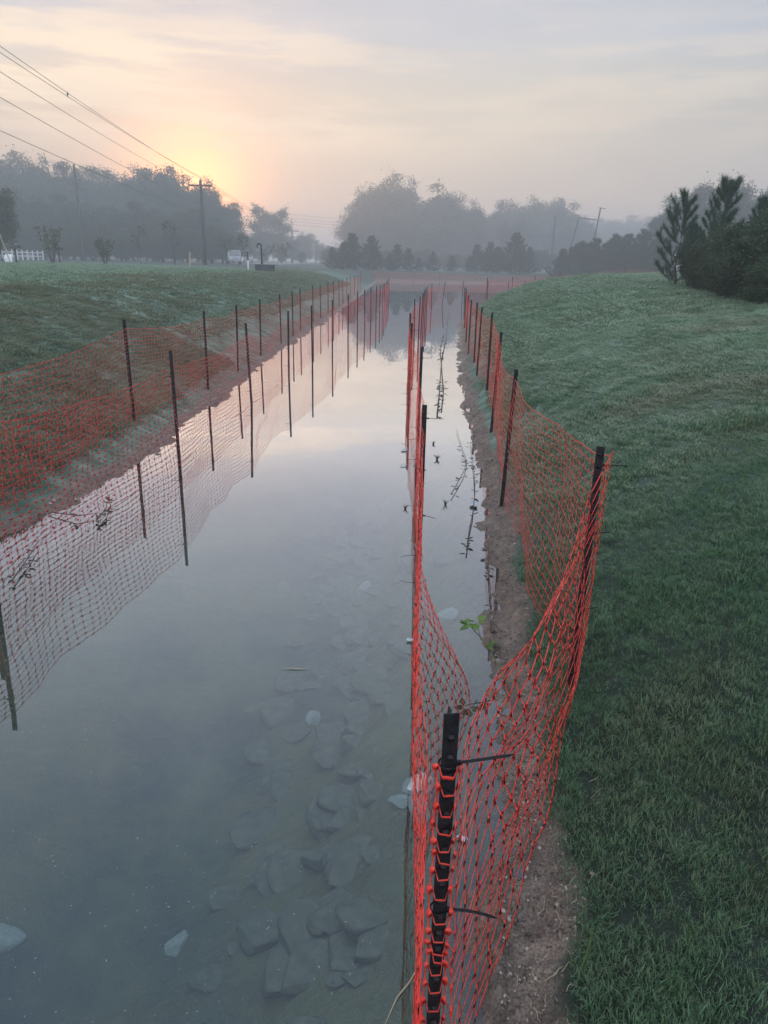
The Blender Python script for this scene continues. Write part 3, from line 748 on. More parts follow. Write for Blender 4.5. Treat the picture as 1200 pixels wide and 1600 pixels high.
def plant_tree(name, meshes, base_h, pt, h, label, cat, group=None, rz=None, wx=1.0):
    o = empty(name, pt, label, cat, group, random.uniform(0, 6.28) if rz is None else rz)
    o.scale = (h/base_h*wx, h/base_h*wx, h/base_h)
    link('trunk', meshes[0], o); link('crown', meshes[1], o); return o

BR = [make_broad(40+i, 16, [1.15, 1.0, 1.3, .95][i], .21, 34000, .10) for i in range(4)]
BRo = [make_broad(60+i, 16, 1.1, .22, 16000, .2, fill=.35) for i in range(2)]
PN = [make_pine(80+i, 5, 1.0, .20, 22) for i in range(4)]
def by_px(px, ytop, Y, zb=None):
    """tree base below the pixel column at depth Y, and its height"""
    t = at_y(px, ytop, Y); z = gz(t.x, Y) if zb is None else zb
    return (t.x, Y, z-.05), t.z-z
# the wood left of the road
gw = 'trees of the misty wood behind the left field'; lw = 'tall hazy tree in the misty wood behind the left field'
for i, (px, yt, Y) in enumerate([(-60, 235, 165), (-20, 246, 162), (20, 247, 160), (52, 254, 164), (84, 262, 162), (118, 272, 166), (150, 276, 170), (186, 270, 175), (218, 272, 164), (244, 265, 160), (274, 284, 156), (302, 288, 154), (324, 294, 152), (344, 320, 150), (362, 358, 148),
                                 (0, 300, 122), (45, 305, 126), (95, 318, 124), (140, 322, 128), (190, 325, 126), (240, 322, 125), (290, 330, 124), (326, 345, 124), (170, 285, 175), (100, 264, 180), (230, 290, 170)]):
    pt, h = by_px(px, yt, Y)
    plant_tree('broadleaf_tree', BR[i % 4], 16, pt, h*1.0, ORD[i]+' skyline tree of the misty left wood, counted from the left edge' if i < 15 else lw, 'tree', gw, wx=(1.0 if h > 11 else 1.5))
for px, yt, Y, lb in [(2, 298, 62, 'dark nearer tree at the left edge behind the white rail fence')]:
    pt, h = by_px(px-14, yt, Y); plant_tree('broadleaf_tree', BR[1], 16, pt, h, lb, 'tree')
# undergrowth along the wood's foot
gu = 'bushes along the foot of the left wood'
for i in range(26):
    px = -30+i*15.5+random.uniform(-6, 6); pt, h = by_px(px, 366+random.uniform(-14, 12), 112+random.uniform(0, 6))
    plant_tree('bush', BR[(i+1) % 4], 16, pt, h, 'low hazy bush at the foot of the misty left wood', 'bush', gu, wx=2.0)
# beyond the sunrise gap
for px, yt, Y, lb in [(407, 322, 190, 'hazy round-topped tree in the orange gap, the taller of a pair left of the road'), (437, 328, 195, 'hazy round-topped tree in the orange gap just above the small field pole')]:
    pt, h = by_px(px, yt, Y); plant_tree('broadleaf_tree', BRo[0], 16, pt, h, lb, 'tree', wx=1.0)
for i, (px, yt, Y) in enumerate([(392, 365, 175), (425, 362, 200), (455, 372, 200), (478, 366, 230), (500, 378, 240), (515, 385, 220), (470, 392, 170), (440, 388, 165), (410, 386, 160)]):
    pt, h = by_px(px, yt, Y); plant_tree('broadleaf_tree', BR[i % 4], 16, pt, h, 'faint rounded tree low in the haze of the sunrise gap', 'tree', 'faint trees in the sunrise gap', wx=1.25)
# the large central clump
gc = 'big hazy trees in the centre behind the far bank'
for i, (px, yt, Y) in enumerate([(548, 330, 200), (575, 300, 205), (600, 283, 200), (628, 288, 204), (655, 312, 196), (672, 318, 200), (697, 297, 205), (724, 322, 200), (745, 336, 205), (770, 334, 215), (565, 345, 185), (620, 335, 185), (690, 340, 185), (735, 352, 188), (655, 350, 180), (800, 350, 190)]):
    pt, h = by_px(px, yt, Y)
    lw = None
    lb = {2: 'tallest hazy tree of the central clump with a ragged crown', 6: 'second hazy peak of the central clump, right of the tallest tree'}.get(i, (ORD[i]+' crown from the left along the top of the hazy central clump' if i < 10 else 'low hazy tree inside the central clump beyond the pond'))
    plant_tree('broadleaf_tree', BR[i % 4], 16, pt, h, lb, 'tree', None if i in (2, 6) else gc, wx=1.1)
gr_ = 'faint trees right of the centre'
for i, (px, yt, Y) in enumerate([(790, 326, 225), (812, 316, 225), (838, 318, 225), (862, 314, 228), (888, 326, 225), (905, 345, 225), (925, 360, 215), (825, 345, 205), (880, 350, 205)]):
    pt, h = by_px(px, yt, Y); plant_tree('broadleaf_tree', BR[(i+2) % 4], 16, pt, h, (ORD[i]+' faint tree from the left in the hazy group right of the central clump' if i < 7 else 'low faint tree within the hazy group right of the central clump'), 'tree', gr_, wx=1.1)
for i, (px, yt, Y) in enumerate([(925, 350, 330), (950, 344, 330), (980, 342, 335), (1005, 346, 330), (1030, 340, 320), (1065, 345, 320)]):
    pt, h = by_px(px, yt, Y); plant_tree('broadleaf_tree', BR[i % 4], 16, pt, h, ORD[i]+' very faint far tree from the left on the low right skyline', 'tree', 'faintest far trees on the right', wx=1.5)
for i, (px, yt, Y) in enumerate([(1042, 330, 110), (1062, 308, 112), (1090, 300, 110), (1115, 292, 112), (1145, 288, 112), (1170, 292, 108), (1195, 305, 105), (1225, 300, 105)]):
    pt, h = by_px(px, yt, Y); plant_tree('broadleaf_tree', BRo[i % 2], 16, pt, h, ORD[i]+' grey open-crowned tree from the left behind the dark right pines', 'tree', 'hazy open trees behind the right pines', wx=.95)
for i in range(24):
    px = 510+i*18+random.uniform(-6, 6); pt, h = by_px(px, 394+random.uniform(-8, 8), 135+random.uniform(0, 25))
    plant_tree('bush', BR[i % 4], 16, pt, h, 'faint low bush behind the pines of the far bank', 'bush', 'hazy bushes behind the far bank pines', wx=2.0)
# young pines behind the far bank
gp = 'young pines beyond the far bank'
PX = [(521, 386, 99), (537, 378, 98), (553, 362, 99), (577, 367, 98), (589, 385, 97), (610, 396, 100), (619, 380, 99), (641, 387, 99), (655, 402, 101), (678, 392, 103), (706, 398, 103), (735, 402, 102), (747, 381, 99), (766, 377, 98), (779, 384, 99), (803, 362, 98), (815, 382, 97), (829, 385, 98)]
for i, (px, yt, Y) in enumerate(PX):
    pt, h = by_px(px, yt, Y)
    lb = ('dark young pine in the clump at the left end of the far bank' if px < 600 else 'lone young pine in the gap of the far bank pine row' if px < 740 else 'dark young pine in the pointed group right of the middle fence')
    if px == 553: lb = 'tallest pine of the dark left group behind the far bank'
    if px == 803: lb = 'tallest pointed pine behind the far bank, right of the middle fence'
    plant_tree('pine_tree', PN[i % 4], 5, pt, h, lb, 'pine', gp if px not in (553, 803) else None, wx=1.7)
gq = 'pines of the row right of the leaning pole'
for i, (px, yt, Y) in enumerate([(882, 388, 88), (895, 383, 90), (908, 376, 88), (922, 378, 88), (934, 371, 87), (950, 376, 86), (962, 364, 86), (975, 372, 85), (984, 364, 86), (997, 376, 85), (1012, 356, 84), (1026, 372, 84), (1040, 385, 82)]):
    pt, h = by_px(px, yt, Y)
    plant_tree('pine_tree', PN[(i+1) % 4], 5, pt, h, 'young hazy pine in the row between the leaning pole and the dark pines' if px != 1012 else 'tallest pine of the hazy row left of the dark right pines', 'pine', gq if px != 1012 else None, wx=1.5)
# dark pines and shrubs on the right mound
near_pines = [make_pine(q, 4, .75, .26, 75, 1.75, .50, .55, .12) for q in (201, 207, 212)]
for k, (px, yt, Y, lb, wx) in enumerate([(1074, 304, 20.5, 'dark pine with upswept limbs, leftmost of the trees on the right mound', .95), (1136, 283, 19.5, 'tallest dark pine on the right mound, rising behind the leafy shrubs', .9), (1190, 312, 18.5, 'dark pine at the right edge behind the glossy shrubs', .95), (1110, 345, 22, 'shorter dark pine between the two tall pines on the right mound', 1.2)]):
    pt, h = by_px(px, yt, Y); plant_tree('pine_tree', near_pines[k % 3], 4, pt, h, lb, 'pine', rz=k*1.9+.4, wx=wx)
SH = [make_broad(300+i, 3, 1.6, .055, 26000, .02, mat_='leafR') for i in range(3)]
gs = 'dark leafy shrubs on the right mound'
for i, (px, yt, Y) in enumerate([(1100, 372, 20), (1122, 378, 18), (1145, 362, 17.5), (1165, 352, 17), (1188, 345, 15.5), (1172, 385, 14.5), (1205, 350, 14), (1130, 395, 17), (1100, 400, 18.5), (1225, 330, 14.5), (1155, 400, 15), (1200, 400, 13)]):
    pt, h = by_px(px, yt, Y); plant_tree('shrub', SH[i % 3], 3, pt, h, 'dense dark green shrub under the pines on the right mound', 'shrub', gs, wx=1.15)

# saplings on the left field
SP = [make_broad(500+i, 4, .8, .080, 400, .40, mat_='leafS', thin=True, fill=0) for i in range(3)]
for px, yt, yb, Y, k, lb, wx in [(215, 350, 413, 62, 0, 'small thin tree on the left field, between the low shrub and the slim tree', .8), (268, 342, 413, 62, 1, 'slim upright young tree on the left field just left of the tall pole', .7),
        (352, 366, 413, 75, 2, 'leaning young tree right of the tall pole, first of the roadside trees', .9), (370, 368, 413, 80, 0, 'young roadside tree in front of the pickup', .9), (384, 364, 413, 75, 1, 'young roadside tree beside the black and white marker post', .8),
        (418, 378, 414, 78, 2, 'small young tree just right of the bent vent pipe', .9), (432, 380, 414, 80, 1, 'small young tree behind the low dark chamber', .8), (446, 378, 415, 84, 0, 'small young tree left of the middle field pole', .9)]:
    pt, h = by_px(px, yt, Y); plant_tree('young_tree', SP[k], 4, pt, h, lb, 'young tree', wx=wx)
def multistem(px, yt, Y, lb, seed):
    r = random.Random(seed); pt, h = by_px(px, yt, Y); o = empty('multistem_shrub', pt, lb, 'shrub'); b = MB(); C = []
    rn = np.random.default_rng(seed)
    for k in range(9):
        a = r.uniform(0, 6.28); sp = r.uniform(.12, .34); pts = [Vector((.05*math.cos(a), .05*math.sin(a), 0))]
        for q in range(6): pts.append(pts[-1]+Vector((math.cos(a)*sp*h/6, math.sin(a)*sp*h/6, h/6*r.uniform(.75, 1.0))))
        b.tube(pts, [.03*(1-.8*q/6) for q in range(7)], 5)
        for q in (3, 4, 5, 6):
            for _ in range(2): C.append(np.array(pts[q])+rn.normal(0, .12, (5, 3)))
    b.build('stems', M['bark'], o, smooth=True)
    V, F_ = cards(np.concatenate(C), .12, rn); link('leaves', mesh_np('leaves', V, F_, M['leafS']), o)
multistem(75, 350, 56, 'dark many-stemmed shrub on the left field beside the end of the white rail fence', 5)
multistem(160, 371, 58, 'low sparse many-stemmed shrub on the left field between two thin trees', 6)

# ------------------------------------------------------------------ utility poles and wires
def upole(px, yt, yb, Y, lb, arms=1, arm_px=17, rz=0, lean=(0, 0), name='utility_pole'):
    pt, h = by_px(px, yt, Y); x, y, z = pt
    o = empty(name, pt, lb, 'utility pole'); o.rotation_euler = (lean[0], lean[1], rz)
    b = MB(); b.tube([(0, 0, -.3), (0, 0, h*.5), (0, 0, h)], [.23, .19, .15], 10); b.build('shaft', M['wood'], o, smooth=True)
    W = arm_px*2*Y/FPX/.943*.95
    for k in range(arms):
        za = h-.55-k*.9
        a = MB(); a.box((0, -.16, za), (W, .14, .20)); a.tube([(-.0, -.14, za-.7), (W*.28, -.2, za-.05)], .03, 4); a.tube([(0, -.14, za-.7), (-W*.28, -.2, za-.05)], .03, 4)
        a.build('crossarm', M['wood'], o)
        for s_ in (-.48, .48):
            i_ = MB(); i_.tube([(s_*W, -.16, za+.065), (s_*W, -.16, za+.12), (s_*W, -.16, za+.16), (s_*W, -.16, za+.24), (s_*W, -.16, za+.30)], [.02, .06, .09, .07, .04], 8); i_.build('insulator', M['insul'], o)
    if arms:
        i_ = MB(); i_.tube([(0, 0, h), (0, 0, h+.1), (0, 0, h+.25)], [.07, .09, .04], 8); i_.build('insulator', M['insul'], o)
    return o, Vector(pt), h, W
PY = 88
u1, p1, h1, W1 = upole(313, 281, 413, PY, 'tall wooden utility pole with one crossarm on the left field, nearest of the line')
u2, p2, h2, W2 = upole(456, 357, 413, 190, 'smaller hazy utility pole with a crossarm, right of the young trees', arm_px=10)
u3, p3, h3, W3 = upole(493, 373, 416, 240, 'faint distant utility pole left of the dark pine group', arm_px=6)
upole(115, 256, 400, 112, 'faint bare pole standing against the left wood', arms=0)
upole(868, 336, 420, 150, 'faint plain pole among the hazy trees right of the centre', arms=0)
# leaning pole with its strut and arm, right of the centre
pt, h = by_px(929, 323, 130); o = empty('utility_pole', pt, 'leaning hazy utility pole with a sideways arm above the right pine row', 'utility pole'); o.rotation_euler = (0, .10, 0)
b = MB(); b.tube([(0, 0, -.3), (0, 0, h)], [.15, .11], 8); b.build('shaft', M['wood'], o)
b = MB(); b.box((-1.6, -.12, h-2.0), (3.4, .10, .12)); b.box((.2, -.12, h-.1), (1.2, .08, .08)); b.build('crossarm', M['wood'], o)
b = MB(); b.tube([(-3.3, 0, h-2.0), (-3.9, 0, h-9)], .09, 6); b.build('strut', M['wood'], o)
b = MB(); b.tube([(-1.6, -.12, h-2.1), (-1.6, -.12, h-3.3)], [.07, .10], 6); b.box((-1.4, -.12, h-3.5), (2.2, .1, .1)); b.build('switch_bar', M['insul'], o)
# guy wires of the tall pole
for s_ in (-1, 1):
    b = MB(); q = p1+Vector((0, 0, h1*.82)); e = p1+Vector((s_*1.6, 2.5, 0)); b.tube([(0, 0, 0), tuple(e-q)], .012, 4)
    b.build('guy_wire', M['wire'], u1, loc=q-p1)

def wire(P0, P1, t1, sagc, lb, r=.017, n=26, group=None):
    b = MB(); pts = []
    for k in range(n+1):
        t = t1*k/n; p = P0+(P1-P0)*t; pts.append(p+Vector((0, 0, sagc*t*(t-1))))
    o0 = P0.copy(); b.tube([tuple(p-o0) for p in pts], r, 4)
    return tag(b.build('power_line', M['wire'], loc=o0), lb, 'power line', group)
armz = h1-.55+.3
att = [(p1+Vector((0, 0, h1+.25)), (0, 72)), (p1+Vector((W1*.48, -.16, armz)), (0, 82)), (p1+Vector((-W1*.48, -.16, armz)), (0, 112)), (p1+Vector((0, -.2, h1*.72)), (0, 152)), (p1+Vector((0, -.2, h1*.62)), (0, 204))]
lbs = ['topmost power line coming in from the upper left edge to the tall pole', 'second power line from the top, close under the topmost at the left edge',
       'middle power line running down to the left end of the crossarm', 'fourth power line down, meeting the tall pole below its crossarm', 'lowest power line from the left edge, crossing the misty wood']
for (a, e), lb in zip(att, lbs): wire(a, at_y(e[0], e[1], 33), 1.75, .9, lb, .014)
near_w = at_y(104, 156, 46)
P2t = p2+Vector((0, 0, h2))
for k, (dx, dzz, lb) in enumerate([(0, .2, 'power line from the tall pole to the hazy second pole, upper one'), (W2*.48, -.3, 'power line from the tall pole to the hazy second pole, lower one')]):
    wire(p1+Vector((W1*.48*k, -.16, h1+.25-.55*k)), P2t+Vector((dx, 0, dzz)), 1.0, 3.2, lb, .02)
wire(P2t, p3+Vector((0, 0, h3)), 1.0, 2.0, 'short faint power line between the two distant poles', .02)
for k, (a, b_) in enumerate([((340, 322), (700, 352)), ((340, 328), (720, 359)), ((340, 333), (740, 365)), ((340, 339), (760, 370))]):
    wire(at_y(a[0], a[1], 150), at_y(b_[0], b_[1], 170), 1.0, 2.0, ['highest', 'second highest', 'third highest', 'lowest'][k]+' of four faint power lines crossing the hazy central trees', .018)
for k, (a, b_) in enumerate([((870, 342), (908, 344)), ((700, 362), (900, 371))]):
    wire(at_y(a[0], a[1], 149), at_y(b_[0], b_[1], 132), 1.0, .6, ['short faint power line between the plain pole and the leaning pole', 'faint sagging power line low across the trees right of the centre'][k], .018)
# small bird on the second wire
a, e = att[1]; Pe = at_y(e[0], e[1], 33)
best = min((abs(((CM.inverted() @ (a+(Pe-a)*t)).x/-(CM.inverted() @ (a+(Pe-a)*t)).z)*FPX+600-105), t) for t in np.linspace(0, 1.1, 400)); t = best[1]
bp = a+(Pe-a)*t+Vector((0, 0, .9*t*(t-1)+.02))
b = MB(); b.tube([(0, .0, 0), (0, .02, .05), (.0, .04, .12), (0, .07, .20), (.0, .09, .25), (0, .10, .29), (0, .13, .31)], [.015, .05, .075, .06, .04, .042, .008], 8)
b.tube([(0, 0, .05), (0, -.06, -.06), (0, -.09, -.14)], [.035, .025, .012], 6)
bd = b.build('bird', M['black'], loc=bp, smooth=True); bd.scale = (.62,)*3; tag(bd, 'small dark bird perched on the second power line', 'bird')

# ------------------------------------------------------------------ things on the left field and the road
def road():
    ctr = [(-58, 118), (-40, 116), (-27, 120), (-22, 135), (-24, 170), (-28, 260), (-30, 500)]
    pts = []
    for i in range(len(ctr)-1):
        for k in range(8):
            t = k/8; pts.append(Vector(ctr[i]).lerp(Vector(ctr[i+1]), t))
    V = []; F_ = []
    for i, p in enumerate(pts):
        d = (pts[min(i+1, len(pts)-1)]-pts[max(i-1, 0)]).normalized(); n = Vector((-d.y, d.x))
        for s_ in (-3.2, 3.2): q = p+n*s_; V.append((q.x, q.y, gz(q.x, q.y)+.05))
        if i: o = 2*i; F_.append((o-2, o-1, o+1, o))
    return tag(link('road', mesh_np('road', V, np.array(F_), noisy('pale_wet_asphalt', (.16, .16, .165), (.24, .24, .245), 1.5, .5))), kind='structure')
road()
def vehicle(px, yb, Y, L_, hh, colr, lb, rz, pickup):
    t = at_y(px, yb, Y); o = empty('pickup_truck' if pickup else 'parked_car', (t.x, Y, gz(t.x, Y)+.05), lb, 'pickup' if pickup else 'car', None, rz)
    m1 = mat('car_paint', colr, .3)[0]; gl = mat('car_glass', (.02, .025, .03), .1)[0]
    prof = [(-L_/2, .35), (-L_/2, .95), (-L_/2+.1, 1.02), (-L_*.12, 1.05), (-L_*.08, hh), (L_*.14, hh), (L_*.26, 1.1), (L_*.46, .98), (L_/2, .85), (L_/2, .35)] if pickup else \
           [(-L_/2, .35), (-L_/2, .9), (-L_*.42, 1.0), (-L_*.3, hh), (L_*.12, hh), (L_*.26, 1.02), (L_*.46, .92), (L_/2, .75), (L_/2, .35)]
    b = MB(); n = len(prof); vs = [(x, -.9, z) for x, z in prof]+[(x, .9, z) for x, z in prof]
    fs = [tuple(range(n))[::-1], tuple(range(n, 2*n))]+[(i, (i+1) % n, n+(i+1) % n, n+i) for i in range(n)]
    b.add(vs, fs); b.build('body', m1, o, bevel=.05)
    b = MB(); zc = (hh+1.1)/2; x0, x1 = (-L_*.06, L_*.13) if pickup else (-L_*.27, L_*.13)
    for s_ in (-.91, .91): b.box(((x0+x1)/2, s_, zc), (x1-x0, .02, hh-1.22))
    b.build('side_window', gl, o)
    b = MB(); a = Matrix.Rotation(-.75, 3, 'Y'); b.box((L_*.205, 0, zc+.02), (.02, 1.5, (hh-1.1)*1.15), a); b.build('windscreen', gl, o)
    for sx in (-.31, .31):
        for s_ in (-.82, .82):
            b = MB(); b.tube([(L_*sx, s_-.11, .33), (L_*sx, s_+.11, .33)], .34, 16); b.build('wheel', M['black'], o)
    for s_ in (-.65, .65):
        b = MB(); b.tube([(L_/2-.02, s_, .72), (L_/2+.03, s_, .72)], .09, 10); b.build('headlight', mat('headlight_glass', (.8, .8, .75), .1)[0], o)
vehicle(366, 412, 108, 5.2, 1.85, (.22, .24, .27), 'grey pickup in the haze on the road behind the young roadside trees', R(-75), True)
vehicle(388, 407, 150, 4.5, 1.5, (.35, .36, .38), 'pale car with its front towards us, farther up the road than the pickup', R(-80), False)
# white rail fence
f = None; pts = [at_y(-40+i*9.6, 404+i*.5, 74-i*.0) for i in range(12)]
ptsf = [Vector((-41.0+i*1.15-.0, 66+i*2.1, 0)) for i in range(13)]
o = empty('rail_fence', (at_y(-12, 405, 90).x, 90, gz(-48, 90)), 'white board fence with two rails at the left edge of the field', 'fence')
x0 = at_y(-20, 405, 66).x; prev = None
for i in range(12):
    Y_ = 90+i*1.4; x = at_y(-20+i*8, 405, Y_).x; z = gz(x, Y_); q = Vector((x, Y_, z))-o.location
    b = MB(); b.box((q.x, q.y, q.z+.55), (.13, .13, 1.3)); b.box((q.x, q.y, q.z+1.22), (.17, .17, .05)); b.build('post', M['white'], o)
    if prev is not None:
        for zz in (.95, .50):
            d = q-prev; b = MB(); m_ = Matrix.Rotation(math.atan2(d.y, d.x), 3, 'Z')
            b.box(tuple((q+prev)/2+Vector((0, -.07, zz))), (d.length, .04, .15), m_); b.build('rail', M['white'], o)
    prev = q
# leaning stake with a pale sack, small signs
pt, h = by_px(4, 346, 52); o = empty('stake', (at_y(16, 405, 52).x, 52, pt[2]), 'thin tan pole leaning left in front of the white rail fence', 'pole'); o.rotation_euler = (0, -.24, 0)
b = MB(); b.tube([(0, 0, -.2), (0, 0, 2.9)], .035, 6); b.build('shaft', M['straw'], o)
p = at_y(14, 406, 53); b = MB()
pr = [(-.28, .02), (.26, .0), (.30, .42), (.12, .55), (-.2, .50), (-.30, .3)]
b.add([(x, -.08-.05*(i % 2), z) for i, (x, z) in enumerate(pr)]+[(x, .08+.04*(i % 3), z) for i, (x, z) in enumerate(pr)], [tuple(range(6)), tuple(range(6, 12))[::-1]]+[(i, i+6, (i+1) % 6+6, (i+1) % 6) for i in range(6)])
tag(b.build('white_sack', M['white'], loc=(p.x, 53, gz(p.x, 53)+.1), bevel=.03), 'pale crumpled sack hanging low beside the leaning pole', 'sack')
def mailbox(px, Y, lb):
    x = at_y(px, 405, Y).x; o = empty('mailbox', (x, Y, gz(x, Y)), lb, 'mailbox')
    b = MB(); b.box((0, 0, .5), (.09, .09, 1.1)); b.build('post', M['wood'], o)
    b = MB(); n = 9; prof = [(-.10, 0), (.10, 0)]+[(.10*math.cos(a), .12+.10*math.sin(a)) for a in np.linspace(0, math.pi, n)]
    k = len(prof); b.add([(-.25, y_, 1.02+z_) for y_, z_ in prof]+[(.35, y_, 1.02+z_) for y_, z_ in prof], [tuple(range(k))[::-1], tuple(range(k, 2*k))]+[(i, (i+1) % k, k+(i+1) % k, k+i) for i in range(k)])
    b.build('box', M['black'], o)
mailbox(25.5, 50, 'dark mailbox on a post in front of the white rail fence'); mailbox(93, 60, 'small dark mailbox on a post between the two many-stemmed shrubs')
# leaning timber stub near the pole
p = at_y(296, 413, 70); b = MB(); b.tube([(0, 0, -.2), (.12, 0, 1.3)], [.09, .08], 8)
tag(b.build('timber_stub', M['straw'], loc=(p.x, 70, gz(p.x, 70))), 'short pale leaning post just left of the tall utility pole', 'post')
# black and white marker post
pt, h = by_px(386.7, 392, 50); o = empty('marker_post', pt, 'slim marker post, black above and white below, left of the bent pipe', 'marker post')
b = MB(); b.tube([(0, 0, -.2), (0, 0, h*.58)], .045, 12); b.build('lower_section', M['white'], o)
b = MB(); b.tube([(0, 0, h*.58), (0, 0, h*.97), (0, 0, h)], [.05, .05, .03], 12); b.build('upper_section', M['black'], o)
# bent vent pipe beside a low dark chamber
Yc = 46; c_ = at_y(414, 422, Yc); zc = gz(c_.x, Yc); wd = 29*Yc/FPX
b = MB(); n = 20
o = empty('utility_chamber', (c_.x, Yc, zc-.02), 'low round dark chamber on the crest of the left bank', 'chamber')
b = MB(); b.tube([(0, 0, 0), (0, 0, .40)], wd/2, 24); b.build('wall', mat('dark_grey_plastic', (.035, .04, .042), .6)[0], o)
b = MB(); b.tube([(0, 0, .402), (0, 0, .44)], wd/2+.03, 24); b.build('lid', mat('dark_lid', (.05, .055, .055), .6)[0], o)
pt, h = by_px(404.5, 380, Yc-.0); o = empty('vent_pipe', (pt[0], Yc+.8, zc), 'black pipe with a hooked top standing behind the low dark chamber', 'pipe')
hh = h*1.0; b = MB(); rr = .13
pts = [(0, 0, 0), (0, 0, hh-rr)]+[(-rr+rr*math.cos(a), 0, hh-rr+rr*math.sin(a)) for a in np.linspace(.2, 3.14, 10)]+[(-2*rr, 0, hh-rr-.10)]
b.tube(pts, .045, 12); b.build('pipe', M['black'], o, smooth=True)
b = MB(); b.tube([(0, 0, .45), (0, 0, .55)], .075, 12); b.build('collar', M['black'], o)
# white grated outlet and a heap of pale riprap beyond the mound
p = at_y(870, 440, 70); z0 = gz(p.x, 91.5)
Yg = 92.5; p = at_y(869, 438, Yg); o = empty('drain_grate', (p.x, Yg, gz(p.x, Yg)), 'small white trapezoid drain grate at the far right end of the pond', 'drain grate')
b = MB(); b.add([(-.95, 0, 0), (.95, 0, 0), (.6, .5, .75), (-.6, .5, .75), (-.95, .35, 0), (.95, .35, 0), (.6, .6, .75), (-.6, .6, .75)], [(0, 1, 2, 3), (4, 7, 6, 5), (0, 4, 5, 1), (3, 2, 6, 7), (0, 3, 7, 4), (1, 5, 6, 2)]); b.build('hood', M['concrete'], o)
b = MB()
for k in range(7):
    f0 = -.85+k*.283; f1 = f0*.62; b.tube([(f0, -.04, 0), (f1, .46, .78)], .035, 4)
b.build('bars', M['white'], o)

def rock_mesh(seed, pale=False):
    r = np.random.default_rng(seed); import bmesh
    bm = bmesh.new(); bmesh.ops.create_icosphere(bm, subdivisions=3, radius=1)
    pl = [(Vector(r.normal(size=3)).normalized(), r.uniform(.42, .80)) for _ in range(13)]
    for v in bm.verts:
        for n, d in pl:
            e = v.co.dot(n)-d
            if e > 0: v.co -= n*e
        v.co *= 1+.05*(fbm(np.array([v.co.x*2+seed]), np.array([v.co.y*2+v.co.z*3]), 2, seed)[0])
    me = bpy.data.meshes.new('rock'); bm.to_mesh(me); bm.free(); me.materials.append(M['palerock' if pale else 'rock']); me.polygons.foreach_set('use_smooth', np.ones(len(me.polygons), bool)); return me
RK = [rock_mesh(i) for i in range(6)]; RP = [rock_mesh(20+i, True) for i in range(3)]
def rock(me, x, y, z, s, lb, group=None, q=.6):
    o = link('rock', me); o.location = (x, y, z); o.scale = (s, s*random.uniform(.7, 1.1), s*q); o.rotation_euler = (random.uniform(-.3, .3), random.uniform(-.3, .3), random.uniform(0, 6.28))
    return tag(o, lb, 'rock', group)
gk = 'submerged rocks beside the middle fence'
for i in range(170):
    y = random.uniform(1.3, 8.5)**1.0; x = random.gauss(-.24, .30); s = random.uniform(.07, .21)
    if abs(x-.13) < .10 and y < 3: x -= .2
    z = gz(x, y); rock(RK[i % 6], x, y, min(z+s*.03, -.05-s*.4), s, 'grey rock lying under water left of the middle fence', gk, .34)
def pale_at(px, py, z, s, lb):
    p = at_z(px, py, z); return rock(RP[len(lb) % 3], p.x, p.y, z, s, lb, None, .45)
pale_at(272, 1478, -.48, .085, 'pale underwater stone in the lower left water')
pale_at(6, 1462, -.48, .10, 'pale underwater stone at the lower left edge of the picture')
pale_at(490, 1122, -.40, .09, 'pale underwater stone in open water left of the rock line')
pale_at(570, 916, -.22, .07, 'small pale stone under water, farthest of the pale ones')
pale_at(652, 1228, -.02, .10, 'white stone breaking the surface by the middle fence')
pale_at(654, 1262, -.03, .07, 'small white stone just below the one by the middle fence')
pale_at(700, 960, -.05, .09, 'pale stone seen through the slack netting by the middle fence')
pale_at(628, 1212+40, -.2, .08, 'dull pale stone close left of the white stone by the fence')
for i in range(26):
    p = at_y(905+random.gauss(0, 14), 438, 92.8+random.uniform(-.6, 1)); rock(RP[i % 3], p.x, p.y, gz(p.x, p.y)+.1+random.uniform(0, .4)*max(0, 1-abs(i-13)/13), random.uniform(.25, .45), 'pale riprap stone heaped at the far right end of the pond', 'riprap heap at the far right end of the pond', .7)

# ------------------------------------------------------------------ plants, twigs and litter
def leafy(name, pts, rad, leaves, lb, cat='plant', lm='plant', sm='stem', lsize=.03, seed=1, group=None):
    r = random.Random(seed); base = Vector(pts[0]); o = empty(name, base, lb, cat, group)
    b = MB(); P_ = [Vector(p)-base for p in pts]; b.tube(P_, [rad*(1-.55*k/(len(P_)-1)) for k in range(len(P_))], 6); b.build('stem', M[sm], o, smooth=True)
    V = []; F_ = []
    for f in leaves:
        i = min(int(f*(len(P_)-1)), len(P_)-2); q = P_[i].lerp(P_[i+1], f*(len(P_)-1)-i)
        for _ in range(r.randint(2, 3)):
            a = r.uniform(0, 6.28); d = Vector((math.cos(a), math.sin(a), r.uniform(-.1, .7))).normalized(); sd_ = d.cross(Vector((0, 0, 1))).normalized(); s_ = lsize*r.uniform(.7, 1.3)
            c0_ = q+d*s_*.3; up = sd_.cross(d)
            n0 = len(V)
            V += [c0_, c0_+d*s_*.35+sd_*s_*.42, c0_+d*s_*.9+sd_*s_*.3-up*s_*.08, c0_+d*s_*1.35-up*s_*.2, c0_+d*s_*.9-sd_*s_*.3-up*s_*.08, c0_+d*s_*.35-sd_*s_*.42, c0_+d*s_*.6+up*s_*.05]
            F_ += [(n0, n0+1, n0+6), (n0+1, n0+2, n0+6), (n0+2, n0+3, n0+6), (n0+3, n0+4, n0+6), (n0+4, n0+5, n0+6), (n0+5, n0, n0+6)]
    link('leaves', mesh_np('leaves', [tuple(v) for v in V], np.array(F_), M[lm], True), o); return o
